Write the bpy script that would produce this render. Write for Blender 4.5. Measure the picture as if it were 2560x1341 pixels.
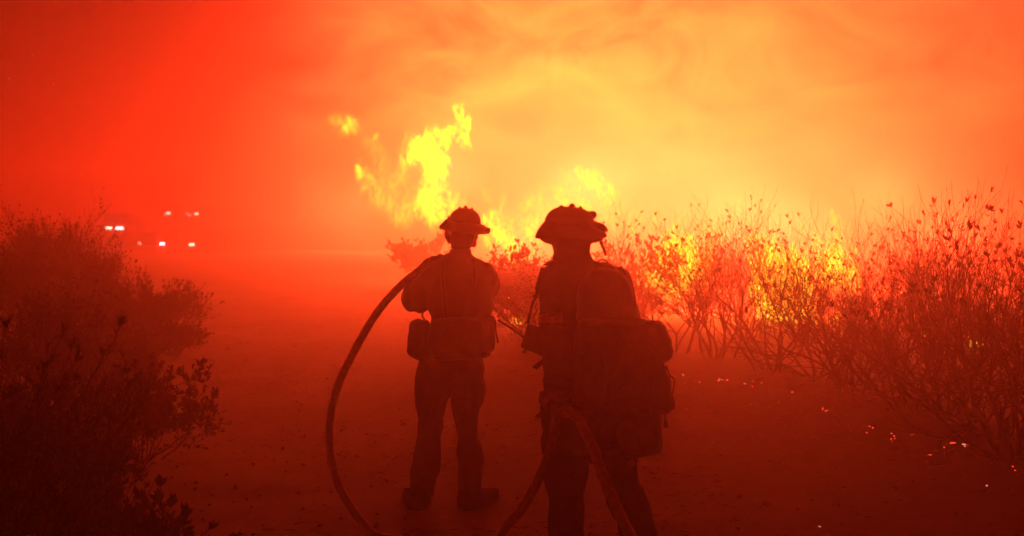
import bpy, bmesh, math, random
import numpy as np
from mathutils import Vector, Matrix, noise
random.seed(7); rng = np.random.default_rng(7)
S = bpy.context.scene
C = S.collection
R = math.radians
for o in list(bpy.data.objects): bpy.data.objects.remove(o)

# ------------------------------------------------------------------ camera
FPX = 2512.0                      # focal length in photograph pixels (2560 wide)
CAMZ, PITCH = 1.85, math.atan(150.5/2512)
cd = bpy.data.cameras.new('camera'); cam = bpy.data.objects.new('camera', cd); C.objects.link(cam)
cam.location = (0, 0, CAMZ); cam.rotation_euler = (math.pi/2-PITCH, 0, 0)
cd.sensor_width = 36; cd.lens = 36*FPX/2560; cd.clip_end = 1000; cd.clip_start = 0.05
cd.dof.use_dof = True; cd.dof.focus_distance = 6.6; cd.dof.aperture_fstop = 2.2
S.camera = cam

# ------------------------------------------------------------------ world: smoke-filled sky lit by the fire
W = bpy.data.worlds.new('World'); S.world = W; W.use_nodes = True
class NG:
    """tiny expression helper for shader node trees"""
    def __init__(s, nt): s.nt = nt; nt.nodes.clear()
    def n(s, t, **k):
        x = s.nt.nodes.new(t)
        for a, b in k.items(): setattr(x, a, b)
        return x
    def set(s, sock, v):
        if isinstance(v, (int, float)):
            try: sock.default_value = v
            except Exception: sock.default_value = (v, v, v)
        elif isinstance(v, (tuple, list)): sock.default_value = v
        else: s.nt.links.new(v, sock)
    def m(s, op, a, b=0.0, c=0.0, clamp=False):
        x = s.n('ShaderNodeMath', operation=op, use_clamp=clamp)
        s.set(x.inputs[0], a); s.set(x.inputs[1], b)
        if len(x.inputs) > 2: s.set(x.inputs[2], c)
        return x.outputs[0]
    def add(s, *a):
        r = a[0]
        for b in a[1:]: r = s.m('ADD', r, b)
        return r
    def mul(s, *a):
        r = a[0]
        for b in a[1:]: r = s.m('MULTIPLY', r, b)
        return r
    def sub(s, a, b): return s.m('SUBTRACT', a, b)
    def smooth(s, v, a, b, lo=0.0, hi=1.0):
        x = s.n('ShaderNodeMapRange', interpolation_type='SMOOTHSTEP')
        s.set(x.inputs['Value'], v); s.set(x.inputs['From Min'], a); s.set(x.inputs['From Max'], b)
        s.set(x.inputs['To Min'], lo); s.set(x.inputs['To Max'], hi); return x.outputs['Result']
    def noise(s, vec, scale, detail=4, rough=.5, dist=0.0, col=False):
        x = s.n('ShaderNodeTexNoise')
        if vec is not None: s.set(x.inputs['Vector'], vec)
        x.inputs['Scale'].default_value = scale; x.inputs['Detail'].default_value = detail
        x.inputs['Roughness'].default_value = rough; x.inputs['Distortion'].default_value = dist
        return x.outputs['Color' if col else 'Fac']
    def rgb(s, r, g, b):
        x = s.n('ShaderNodeCombineColor'); s.set(x.inputs[0], r); s.set(x.inputs[1], g); s.set(x.inputs[2], b); return x.outputs[0]
    def vmath(s, op, a, b):
        x = s.n('ShaderNodeVectorMath', operation=op); s.set(x.inputs[0], a); s.set(x.inputs[1], b); return x.outputs[0]
g = NG(W.node_tree)
tc = g.n('ShaderNodeTexCoord').outputs['Generated']
sep = g.n('ShaderNodeSeparateXYZ'); g.set(sep.inputs[0], tc)
AZ = g.mul(g.m('ARCTAN2', sep.outputs[0], sep.outputs[1]), 57.2958)     # degrees right of straight ahead
EL = g.mul(g.m('ARCSINE', sep.outputs[2]), 57.2958)
stv = g.n('ShaderNodeMapping'); g.set(stv.inputs['Vector'], tc); stv.inputs['Rotation'].default_value = (0, R(30), 0); stv.inputs['Scale'].default_value = (1.0, 1.0, 1.7)
n1 = g.noise(stv.outputs[0], 3.2, 6, .52, .6)
n2 = g.noise(stv.outputs[0], 9.0, 6, .55, .9)
n3 = g.noise(tc, 2.2, 3, .5, .3)
azw = g.add(AZ, g.mul(g.sub(n3, .5), 14.0)); elw = g.add(EL, g.mul(g.sub(n1, .5), 9.0))
def lobe(a0, e0, sa, se, amp, a=azw, e=elw):
    x = g.mul(g.sub(a, a0), 1.0/sa); y = g.mul(g.sub(e, e0), 1.0/se)
    return g.mul(g.m('EXPONENT', g.mul(g.add(g.mul(x, x), g.mul(y, y)), -1.0)), amp)
I = g.add(lobe(5.0, 3.5, 10.0, 6.0, 12.0), lobe(9.0, 6.0, 17.0, 13.0, 9.5), lobe(-4.0, 4.0, 9.0, 12.0, 6.5), lobe(6.0, 2.5, 13.0, 4.0, 12.0))
tex = g.m('MAXIMUM', g.add(-1.95, g.mul(n1, 3.4), g.mul(n2, 2.7)), .2)
I = g.mul(I, tex)
dark = g.smooth(azw, -23.0, -6.0, .01, 1.0)
I = g.add(g.mul(I, dark), .08)
up = g.smooth(EL, 14.0, 60.0, 1.0, .55)
I = g.mul(I, up)
I = g.m('DIVIDE', I, g.add(1.0, g.mul(I, .022)))
WR = g.mul(I, g.smooth(I, .5, 7.0, .36, 1.0), g.add(1.0, g.mul(g.m('MINIMUM', I, 20.0), .06))); WG = g.mul(g.m('POWER', I, 1.25), .0255); WB = g.mul(g.m('POWER', I, .95), .0092)
bg = g.n('ShaderNodeBackground'); g.set(bg.inputs[0], g.rgb(WR, WG, WB)); bg.inputs[1].default_value = 1.0
out = g.n('ShaderNodeOutputWorld'); g.set(out.inputs[0], bg.outputs[0])
LK = 1.0; FRONT = 9800
W.cycles.sampling_method = 'MANUAL'; W.cycles.sample_map_resolution = 1024

# light given off by the burning brush: lamps inside the near flames and along the fire front behind them
lr = random.Random(3)
LAMPS = [(-1.6, 25.5, 2.6, 2000, .8), (.2, 21, 1.2, 1200, .5), (1.9, 28, 2.6, 2200, .8), (2.9, 18.2, .9, 700, .4), (4.4, 17.3, .9, 900, .4), (5.4, 17.4, 1.1, 500, .4)]
for i in range(44):
    x = -8+34*(i+.5*lr.random())/43.5
    LAMPS.append((x, 37+8*lr.random()+max(0, x-8)*.4, 1.2+3.2*lr.random(), FRONT*.36*max(math.exp(-((x-5.5)/9.0)**2), .42 if x < 0 else 0), 1.5))
for i in range(9):
    LAMPS.append((2.6+1.15*i, 21+3*lr.random(), .8+1.6*lr.random(), FRONT*.16*math.exp(-((i-3)/4.5)**2), .8))
for (x, y, z, e, r) in LAMPS:
    ld = bpy.data.lights.new('fire_light', 'POINT'); lo = bpy.data.objects.new('fire_light', ld); C.objects.link(lo)
    lo.location = (x, y, z); ld.energy = e*LK; ld.shadow_soft_size = r; ld.color = (1.0, .074, .021)

# ------------------------------------------------------------------ exposure and render settings
S.view_settings.view_transform = 'Standard'; S.view_settings.look = 'None'
S.view_settings.exposure = -0.17; S.view_settings.gamma = 1; S.view_settings.use_curve_mapping = False
S.render.engine = 'CYCLES'
cy = S.cycles
cy.use_denoising = True
cy.max_bounces = 6; cy.diffuse_bounces = 2; cy.glossy_bounces = 1; cy.transmission_bounces = 2
cy.volume_bounces = 1; cy.transparent_max_bounces = 48; cy.sample_clamp_indirect = 6; cy.sample_clamp_direct = 0

# ------------------------------------------------------------------ helpers
def P(px, py, D):
    """world point seen at photograph pixel (px, py), D metres ahead"""
    u = (px-1280)/FPX; v = (670.5-py)/FPX
    c, s = math.cos(PITCH), math.sin(PITCH)
    d = Vector((u, c+v*s, v*c-s)); k = D/d.y
    return Vector((u*k, D, CAMZ+d.z*k))
def gz(x, y):
    z = -2.0*math.exp(-(((x+22)**2+(y-62)**2)/15.0**2))
    z += .03*noise.noise(Vector((x*.5, y*.5, 0)))+.012*noise.noise(Vector((x*2.3, y*2.3, 3)))
    z += .25*max(0, min(1, (-x-3.2)/6))*(1 if y < 60 else 0)*max(0, min(1, (60-y)/20))
    return z
def ground_at(px, py):
    for i in range(4000):
        D = 1.5+i*.03
        p = P(px, py, D)
        if p.z <= gz(p.x, p.y): return p
    return P(px, py, 100)

def tag(o, label=None, cat=None, group=None, kind=None):
    if label: o['label'] = label
    if cat: o['category'] = cat
    if group: o['group'] = group
    if kind: o['kind'] = kind
    return o
def empty(name, loc):
    o = bpy.data.objects.new(name, None); C.objects.link(o); o.location = loc; o.empty_display_size = .1; return o
def link_mesh(name, me, mat, parent=None, origin=None, smooth=True):
    o = bpy.data.objects.new(name, me); C.objects.link(o)
    me.materials.clear(); me.materials.append(mat)
    if smooth: me.polygons.foreach_set('use_smooth', [True]*len(me.polygons))
    org = Vector(origin) if origin is not None else (world_loc(parent) if parent else Vector((0, 0, 0)))
    me.transform(Matrix.Translation(-org))
    if parent:
        o.parent = parent; o.location = org-world_loc(parent)
    else: o.location = org
    me.update()
    return o
def world_loc(o):
    v = Vector((0, 0, 0))
    while o: v += o.location; o = o.parent
    return v

class MB:
    def __init__(s): s.v = []; s.f = []
    def rings(s, rings, cap=True, close=False):
        b = len(s.v); n = len(rings[0])
        for r in rings: s.v += [tuple(p) for p in r]
        m = len(rings)
        for i in range(m-1+(1 if close else 0)):
            a0 = b+i*n; a1 = b+((i+1) % m)*n
            for j in range(n):
                k = (j+1) % n
                s.f.append((a0+j, a0+k, a1+k, a1+j))
        if cap and not close:
            s.f.append(tuple(range(b+n-1, b-1, -1))); s.f.append(tuple(range(b+(m-1)*n, b+m*n)))
        return s
    def tube(s, pts, radii, n=8, cap=True):
        pts = [Vector(p) for p in pts]
        if not hasattr(radii, '__len__'): radii = [radii]*len(pts)
        t = (pts[1]-pts[0]).normalized()
        u = t.cross(Vector((0.13, .31, 1))).normalized()
        rr = []
        for i, p in enumerate(pts):
            if i == 0: t = pts[1]-pts[0]
            elif i == len(pts)-1: t = pts[i]-pts[i-1]
            else: t = pts[i+1]-pts[i-1]
            t.normalize(); u = (u-t*u.dot(t)).normalized(); w = t.cross(u)
            rr.append([p+(u*math.cos(a)+w*math.sin(a))*radii[i] for a in [2*math.pi*k/n for k in range(n)]])
        return s.rings(rr, cap)
    def capsule(s, a, b, ra, rb, n=12):
        a = Vector(a); b = Vector(b); d = (b-a); L = d.length
        if L < 1e-6: d = Vector((0, 0, 1)); L = 1e-4
        d.normalize(); pts = []; rad = []
        for t in (-.98, -.75, -.4): pts.append(a+d*ra*t); rad.append(ra*math.sqrt(1-t*t))
        pts.append(a); rad.append(ra); pts.append(a+d*L*.5); rad.append((ra+rb)/2); pts.append(b); rad.append(rb)
        for t in (.4, .75, .98): pts.append(b+d*rb*t); rad.append(rb*math.sqrt(1-t*t))
        return s.tube(pts, rad, n)
    def ellipsoid(s, c, r, M=None, e=1.0, nu=16, nv=10):
        c = Vector(c); rr = []
        f = lambda x: math.copysign(abs(x)**e, x)
        for i in range(nv+1):
            ph = -math.pi/2+math.pi*(i+.04 if i == 0 else (i-.04 if i == nv else i))/nv
            ring = []
            for j in range(nu):
                th = 2*math.pi*j/nu
                q = Vector((r[0]*f(math.cos(ph))*f(math.cos(th)), r[1]*f(math.cos(ph))*f(math.sin(th)), r[2]*f(math.sin(ph))))
                if M: q = M @ q
                ring.append(c+q)
            rr.append(ring)
        return s.rings(rr)
    def box(s, c, r, M=None): return s.ellipsoid(c, r, M, e=.28, nu=24, nv=12)
    def puff(s, poly, D, depth, smooth=2, tilt=0.0, layers=7, sharp=.35):
        """pillow of real thickness with this outline"""
        pts = [Vector((a, b)) for a, b in poly]
        for _ in range(smooth):
            q = []
            for i in range(len(pts)):
                a, b = pts[i], pts[(i+1) % len(pts)]
                q += [a*.75+b*.25, a*.25+b*.75]
            pts = q
        cx = sum(p.x for p in pts)/len(pts); cy_ = sum(p.y for p in pts)/len(pts)
        rr = []
        for k in range(layers):
            t = -1+2*k/(layers-1); tt = t*.985
            sc = (1-tt*tt)**sharp*.9+.1
            if abs(t) < .01: sc = 1
            rr.append([P(cx+(p.x-cx)*sc, cy_+(p.y-cy_)*sc, D+t*depth/2+tilt*(p.x-cx)/FPX*D) for p in pts])
        return s.rings(rr)
    def loft(s, rows, n=24, sq=.8):
        """rows (py, xL, xR, D, halfdepth) : closed stack of rounded sections"""
        rr = []
        for py, xl, xr, D, hd in rows:
            xc = (xl+xr)/2; rx = (xr-xl)/2; ring = []
            for j in range(n):
                a = 2*math.pi*j/n; c, q = math.cos(a), math.sin(a)
                ring.append(P(xc+rx*math.copysign(abs(c)**sq, c), py, D+hd*math.copysign(abs(q)**sq, q)))
            rr.append(ring)
        return s.rings(rr)
    def limb(s, pts, n=14):
        """pts (px, py, D, radius px)"""
        p = [P(a, b, D) for a, b, D, r in pts]; r = [q[3]*q[2]/FPX for q in pts]
        # round ends
        d0 = (p[0]-p[1]).normalized(); d1 = (p[-1]-p[-2]).normalized()
        P2 = [p[0]+d0*r[0]*.8, p[0]+d0*r[0]*.45]+p+[p[-1]+d1*r[-1]*.45, p[-1]+d1*r[-1]*.8]
        R2 = [r[0]*.45, r[0]*.85]+r+[r[-1]*.85, r[-1]*.45]
        return s.tube(P2, R2, n)
    def mesh(s, name='m'):
        me = bpy.data.meshes.new(name); me.from_pydata(s.v, [], s.f); me.validate(); me.update(); return me
    def build(s, name, mat, parent=None, origin=None, smooth=True):
        return link_mesh(name, s.mesh(name), mat, parent, origin, smooth)
    def fuse(s, name, mat, parent=None, origin=None, voxel=.011, it=3, fold=0.0, fs=9.0):
        """one continuous skin over everything gathered here"""
        me = s.mesh(name); o = bpy.data.objects.new('tmp', me); C.objects.link(o)
        m = o.modifiers.new('r', 'REMESH'); m.mode = 'VOXEL'; m.voxel_size = voxel
        m = o.modifiers.new('s', 'SMOOTH'); m.iterations = it; m.factor = .5
        dg = bpy.context.evaluated_depsgraph_get(); dg.update()
        me2 = bpy.data.meshes.new_from_object(o.evaluated_get(dg))
        bpy.data.objects.remove(o); bpy.data.meshes.remove(me); me2.name = name
        if fold:
            nn = [v.normal.copy() for v in me2.vertices]
            for v, q in zip(me2.vertices, nn):
                c = v.co
                k = noise.noise(Vector((c.x*fs, c.y*fs, c.z*fs*.62)))
                k = (abs(k)*2-.5)+.5*noise.noise(Vector((c.x*fs*2.6, c.y*fs*2.6, c.z*fs*1.8)))
                v.co = c+q*fold*k
        return link_mesh(name, me2, mat, parent, origin)

def mat(name, col, rough=.8, var=.0, scale=8, metal=0, bump=0, emit=None, es=0, col2=None, spec=.3):
    m = bpy.data.materials.new(name); m.use_nodes = True; q = NG(m.node_tree)
    b = q.n('ShaderNodeBsdfPrincipled'); o = q.n('ShaderNodeOutputMaterial'); q.set(o.inputs[0], b.outputs[0])
    b.inputs['Roughness'].default_value = rough; b.inputs['Metallic'].default_value = metal
    b.inputs['Specular IOR Level'].default_value = spec
    t = q.n('ShaderNodeTexCoord').outputs['Object']
    if var or col2:
        f = q.noise(t, scale, 6, .6, .2)
        mx = q.n('ShaderNodeMix', data_type='RGBA')
        c2 = col2 or tuple(c*(1-var) for c in col); c1 = tuple(c*(1+var) for c in col) if var else col
        q.set(mx.inputs[0], q.smooth(f, .35, .65)); mx.inputs[6].default_value = (*c2, 1); mx.inputs[7].default_value = (*c1, 1)
        q.set(b.inputs['Base Color'], mx.outputs[2])
    else: b.inputs['Base Color'].default_value = (*col, 1)
    if bump:
        f = q.noise(t, scale*4, 8, .65)
        bp = q.n('ShaderNodeBump'); bp.inputs['Strength'].default_value = bump; bp.inputs['Distance'].default_value = .02
        q.set(bp.inputs['Height'], f); q.set(b.inputs['Normal'], bp.outputs[0])
    if emit:
        b.inputs['Emission Color'].default_value = (*emit, 1); b.inputs['Emission Strength'].default_value = es
    return m
M = dict(
    skin=mat('skin', (.15, .09, .065), .6, .1, 20, bump=.1),
    nomex=mat('jacket_cloth', (.030, .022, .009), .9, .18, 14, bump=.35),
    trouser=mat('trouser_cloth', (.018, .026, .016), .9, .25, 12, bump=.35),
    pack=mat('pack_nylon', (.010, .011, .012), .75, .3, 15, bump=.3),
    strap=mat('webbing', (.014, .014, .015), .7, .2, 60, bump=.3),
    boot=mat('boot_leather', (.016, .012, .010), .95, .3, 18, bump=.3, spec=.03),
    glove=mat('glove_leather', (.07, .045, .022), .8, .2, 30, bump=.3),
    helmet=mat('helmet_shell', (.035, .022, .006), .7, .2, 9, bump=.05),
    shroud=mat('shroud_cloth', (.03, .022, .010), .9, .2, 20, bump=.3),
    hose=mat('hose_jacket', (.60, .42, .28), .85, .12, 40, bump=.4),
    hosedark=mat('hose_coupling', (.10, .09, .08), .45, metal=.8),
    plastic=mat('radio_plastic', (.012, .012, .013), .5, .1, 30),
    reflect=mat('reflective_band', (.75, .70, .45), .45, .15, 40),
    ground=None,
    bark=mat('bark', (.030, .022, .016), .9, .3, 20, bump=.4),
    leaf=mat('leaf', (.030, .038, .018), .85, .3, 3),
    leafdark=mat('leaf_near', (.10, .11, .055), .8, .3, 3),
    charred=mat('charred', (.015, .012, .010), .9, .3, 20),
    ember=mat('ember', (.05, .02, .01), .9, emit=(1, .07, .035), es=1.4),
    emberhot=mat('ember_hot', (.05, .02, .01), .9, emit=(1, .26, .15), es=1.5),
    lamp=mat('lamp_glass', (.8, .8, .8), .3, emit=(1, .90, .60), es=7),
    lampw=mat('lamp_glass_white', (.8, .8, .8), .3, emit=(1, .80, .86), es=10),
    lampdim=mat('lamp_glass_dim', (.8, .8, .8), .3, emit=(1, .40, .26), es=3),
    paint=mat('truck_paint', (.30, .05, .03), .5, .1, 2), tyre=mat('tyre_rubber', (.015, .015, .015), .9, .1, 5),
    glass=mat('windscreen_glass', (.015, .017, .02), .2),
    stone=mat('stone', (.17, .12, .09), .9, .3, 9, bump=.3),
    water=mat('water_drops', (.20, .18, .18), .4),
)

# ------------------------------------------------------------------ ground
def make_ground():
    xs = np.concatenate([-np.geomspace(12, 120, 46)[::-1], np.linspace(-11.9, 11.9, 200), np.geomspace(12, 120, 46)])
    ys = np.concatenate([np.linspace(-30, 1.9, 18), np.linspace(2, 16, 150), np.geomspace(16.2, 130, 100)])
    V = []
    for y in ys:
        for x in xs:
            z = gz(x, y)
            if abs(x) < 14 and 0 < y < 22:
                z += .007*noise.fractal(Vector((x*4.2, y*4.2, 0)), 1.0, 2.1, 4)
            V.append((x, y, z))
    nx = len(xs); F = [(j*nx+i, j*nx+i+1, (j+1)*nx+i+1, (j+1)*nx+i) for j in range(len(ys)-1) for i in range(nx-1)]
    me = bpy.data.meshes.new('ground'); me.from_pydata(V, [], F)
    m = bpy.data.materials.new('dirt'); m.use_nodes = True; q = NG(m.node_tree)
    b = q.n('ShaderNodeBsdfPrincipled'); o = q.n('ShaderNodeOutputMaterial'); q.set(o.inputs[0], b.outputs[0])
    t = q.n('ShaderNodeTexCoord').outputs['Object']
    f1 = q.noise(t, .8, 6, .6, .4); f2 = q.noise(t, 9, 8, .7, .3); f3 = q.noise(t, 60, 4, .7)
    v = q.n('ShaderNodeTexVoronoi'); q.set(v.inputs['Vector'], t); v.inputs['Scale'].default_value = 22
    r = q.n('ShaderNodeValToRGB'); q.set(r.inputs[0], q.add(q.mul(f1, .45), q.mul(f2, .4), q.mul(f3, .15)))
    e = r.color_ramp.elements; e[0].position = .33; e[0].color = (.23, .155, .11, 1); e[1].position = .70; e[1].color = (.38, .255, .18, 1)
    q.set(b.inputs['Base Color'], r.outputs[0]); b.inputs['Roughness'].default_value = .95; b.inputs['Specular IOR Level'].default_value = .15
    bp = q.n('ShaderNodeBump'); bp.inputs['Strength'].default_value = .3; bp.inputs['Distance'].default_value = .02
    q.set(bp.inputs['Height'], q.add(f2, q.mul(f3, .4), q.mul(v.outputs['Distance'], .35))); q.set(b.inputs['Normal'], bp.outputs[0])
    o = link_mesh('ground', me, m); tag(o, kind='structure')
    M['ground'] = m
make_ground()

# haze : even smoke round everything
def make_haze():
    mb = MB()
    X, Y0, Y1, Z0, Z1 = 122, -32, 132, -4.0, 7.0
    v = [(-X, Y0, Z0), (X, Y0, Z0), (X, Y1, Z0), (-X, Y1, Z0), (-X, Y0, Z1), (X, Y0, Z1), (X, Y1, Z1), (-X, Y1, Z1)]
    f = [(3, 2, 1, 0), (4, 5, 6, 7), (0, 1, 5, 4), (1, 2, 6, 5), (2, 3, 7, 6), (3, 0, 4, 7)]
    mb.v = v; mb.f = f
    m = bpy.data.materials.new('smoke_haze'); m.use_nodes = True; q = NG(m.node_tree)
    p = q.n('ShaderNodeVolumePrincipled'); o = q.n('ShaderNodeOutputMaterial'); q.set(o.inputs['Volume'], p.outputs[0])
    p.inputs['Color'].default_value = (.93, .68, .56, 1); p.inputs['Density'].default_value = .0185; p.inputs['Anisotropy'].default_value = .79
    o = mb.build('haze', m, smooth=False); tag(o, kind='stuff'); return o
make_haze()

# denser smoke rolling over the ground behind the fire
def smoke_bank():
    mb = MB(); q = random.Random(11)
    for i in range(46):
        y = 24+52*q.random()**1.2; x = q.uniform(-.26, .62)*y+1.5
        r = 4.5+y*.09*q.random(); h = 2.0+4.0*q.random()
        mb.ellipsoid((x, y, .2), (r, r*1.2, min(h, 5.6)), None, nu=20, nv=12)
    me = mb.mesh('smoke_bank'); o = bpy.data.objects.new('tmp', me); C.objects.link(o)
    m = o.modifiers.new('r', 'REMESH'); m.mode = 'VOXEL'; m.voxel_size = .6
    m = o.modifiers.new('s', 'SMOOTH'); m.iterations = 4
    dg = bpy.context.evaluated_depsgraph_get(); dg.update()
    me2 = bpy.data.meshes.new_from_object(o.evaluated_get(dg)); bpy.data.objects.remove(o)
    nn = [v.normal.copy() for v in me2.vertices]
    for v, k in zip(me2.vertices, nn):
        c = v.co
        v.co = c+k*(.9*noise.noise(c*.35)+.45*noise.noise(c*.9)); v.co.z = min(v.co.z, 6.8)
    m = bpy.data.materials.new('thick_smoke'); m.use_nodes = True; q = NG(m.node_tree)
    p = q.n('ShaderNodeVolumePrincipled'); o = q.n('ShaderNodeOutputMaterial'); q.set(o.inputs['Volume'], p.outputs[0])
    p.inputs['Color'].default_value = (.93, .72, .58, 1); p.inputs['Density'].default_value = .035; p.inputs['Anisotropy'].default_value = .6
    o = link_mesh('smoke_bank', me2, m); tag(o, 'thick rolling smoke bank glowing behind the fire', 'smoke', kind='stuff')
smoke_bank()

def catmull(pts, k=8):
    pts = [Vector(p) for p in pts]; q = [pts[0]*2-pts[1]]+pts+[pts[-1]*2-pts[-2]]; out = []
    for i in range(1, len(q)-2):
        for j in range(k):
            t = j/k; a, b, c, d = q[i-1], q[i], q[i+1], q[i+2]
            out.append(.5*((2*b)+(c-a)*t+(2*a-5*b+4*c-d)*t*t+(3*b-a-3*c+d)*t**3))
    out.append(pts[-1]); return out

def finger_hand(mb, wrist, palm_end, side, curl_dir, r=.011, curls=(1, 1, 1, 1), s=1.0, thumb_dir=None):
    """palm + four unequal bent fingers + thumb. side: unit vector across the knuckles; curl_dir: direction fingers bend to"""
    wrist = Vector(wrist); palm_end = Vector(palm_end); f = (palm_end-wrist).normalized()
    side = (side-f*side.dot(f)).normalized(); cdr = (curl_dir-f*curl_dir.dot(f)).normalized()
    for k in (-1, -.33, .33, 1):
        mb.capsule(wrist+side*k*.018*s, palm_end+side*k*.030*s, .017*s, .0135*s)
    L = [.040, .046, .043, .033]
    for i, k in enumerate((-1.0, -.34, .32, .98)):
        a = palm_end+side*k*.032*s; d = (f*.75+cdr*.66).normalized(); p = a
        ang = 35
        for j in range(3):
            ln = L[i]*s*(1, .72, .55)[j]
            q = p+d*ln; mb.capsule(p, q, r*s*(1.15-.1*j), r*s*(1.05-.12*j), 10); p = q
            ax = f.cross(cdr); d = (Matrix.Rotation(R(58*curls[i]), 3, ax) @ d).normalized()
    td = thumb_dir or (side*-1+cdr*.5+f*.6)
    a = wrist+(palm_end-wrist)*.3-side*.026*s; td = td.normalized()
    b = a+td*.038*s; c = b+(td+cdr*.8+f*.3).normalized()*.030*s; d = c+(cdr+f*.2+side*.5).normalized()*.024*s
    mb.capsule(a, b, .016*s, .0135*s); mb.capsule(b, c, .0135*s, .0125*s); mb.capsule(c, d, .0125*s, .0105*s)

def head(mb, cx, top, chin, D, hw, face=0.0):
    """head with face; face = degrees the look direction is turned right of straight ahead"""
    c = P(cx, (top+chin)/2, D); h = (P(cx, top, D)-P(cx, chin, D)).length/2; w = hw*D/FPX
    Rm = Matrix.Rotation(-R(face), 3, 'Z')
    def at(x, y, z): return c+Rm @ Vector((x*w, y*w, z*h))
    mb.ellipsoid(at(0, -.05, .15), (w, w*1.22, h*.88), Rm, nu=20, nv=14)
    mb.ellipsoid(at(0, .35, -.45), (w*.74, w*.72, h*.55), Rm)        # jaw
    mb.ellipsoid(at(0, .82, -.82), (w*.28, w*.25, h*.16), Rm)        # chin
    mb.ellipsoid(at(0, 1.18, -.12), (w*.17, w*.26, h*.26), Rm)       # nose
    mb.ellipsoid(at(0, 1.02, .22), (w*.62, w*.2, h*.10), Rm)         # brow
    for s in (-1, 1):
        mb.ellipsoid(at(.40*s, 1.0, .06), (w*.17, w*.12, h*.085), Rm)   # eyelids
        mb.ellipsoid(at(.62*s, .62, -.25), (w*.28, w*.28, h*.25), Rm)   # cheek
    mb.ellipsoid(at(0, 1.03, -.47), (w*.34, w*.12, h*.06), Rm); mb.ellipsoid(at(0, 1.0, -.56), (w*.28, w*.12, h*.06), Rm)
    for s in (-1, 1):
        mb.ellipsoid(at(1.10*s, -.08, -.22), (w*.20, w*.32, h*.30), Rm)

def helmet(parent, cx, cy_, D, hw, hh, brim, tilt, turn, material, knobs, name='helmet', sqr=.88):
    """dome with ribs and a full drooping brim. sizes in px at distance D"""
    k = D/FPX; c = P(cx, cy_, D); Rm = Matrix.Rotation(R(tilt), 3, 'Y') @ Matrix.Rotation(-R(turn), 3, 'Z')
    mb = MB(); n = 48; rings = []
    a, h = hw*k, hh*k
    for i in range(11):
        ph = i/10*math.pi/2*.985
        ring = []
        for j in range(n):
            th = 2*math.pi*j/n
            rib = 1+.022*max(0, math.cos(th*6))**6*math.sin(ph+.5)
            ring.append(c+Rm @ Vector((a*math.cos(ph)**sqr*math.cos(th)*rib, a*1.18*math.cos(ph)**sqr*math.sin(th)*rib, h*math.sin(ph)**.95)))
        rings.append(ring)
    mb.rings(rings)
    o = mb.build(name, material, parent)
    # brim
    mb = MB(); prof_n = 7; rings = []
    for j in range(n):
        th = 2*math.pi*j/n; ex, drop, thick = brim(math.degrees(th))
        ring = []
        ca, sa = math.cos(th), math.sin(th)
        for t, up in [(0, .004), (.35, .006), (.7, .003), (1, -.002), (1.03, -.010), (1, -.016), (.7, -.010), (.35, -.008), (0, -.012)]:
            rr = 1-.04*(t == 0)
            z = -drop*k*t**1.6+up*thick
            ring.append(c+Rm @ Vector(((a*rr+ex*k*t)*ca, (a*1.18*rr+ex*k*t)*sa, z)))
        rings.append(ring)
    mb.rings(rings, cap=False, close=True)
    b = mb.build('brim', material, o, origin=world_loc(parent)); 
    kb = None
    for q in knobs:
        mk = MB(); mk.puff(q, D, .035, 1); mk.build('goggle_clip', M['plastic'], o, origin=world_loc(parent))
    return o

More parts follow.
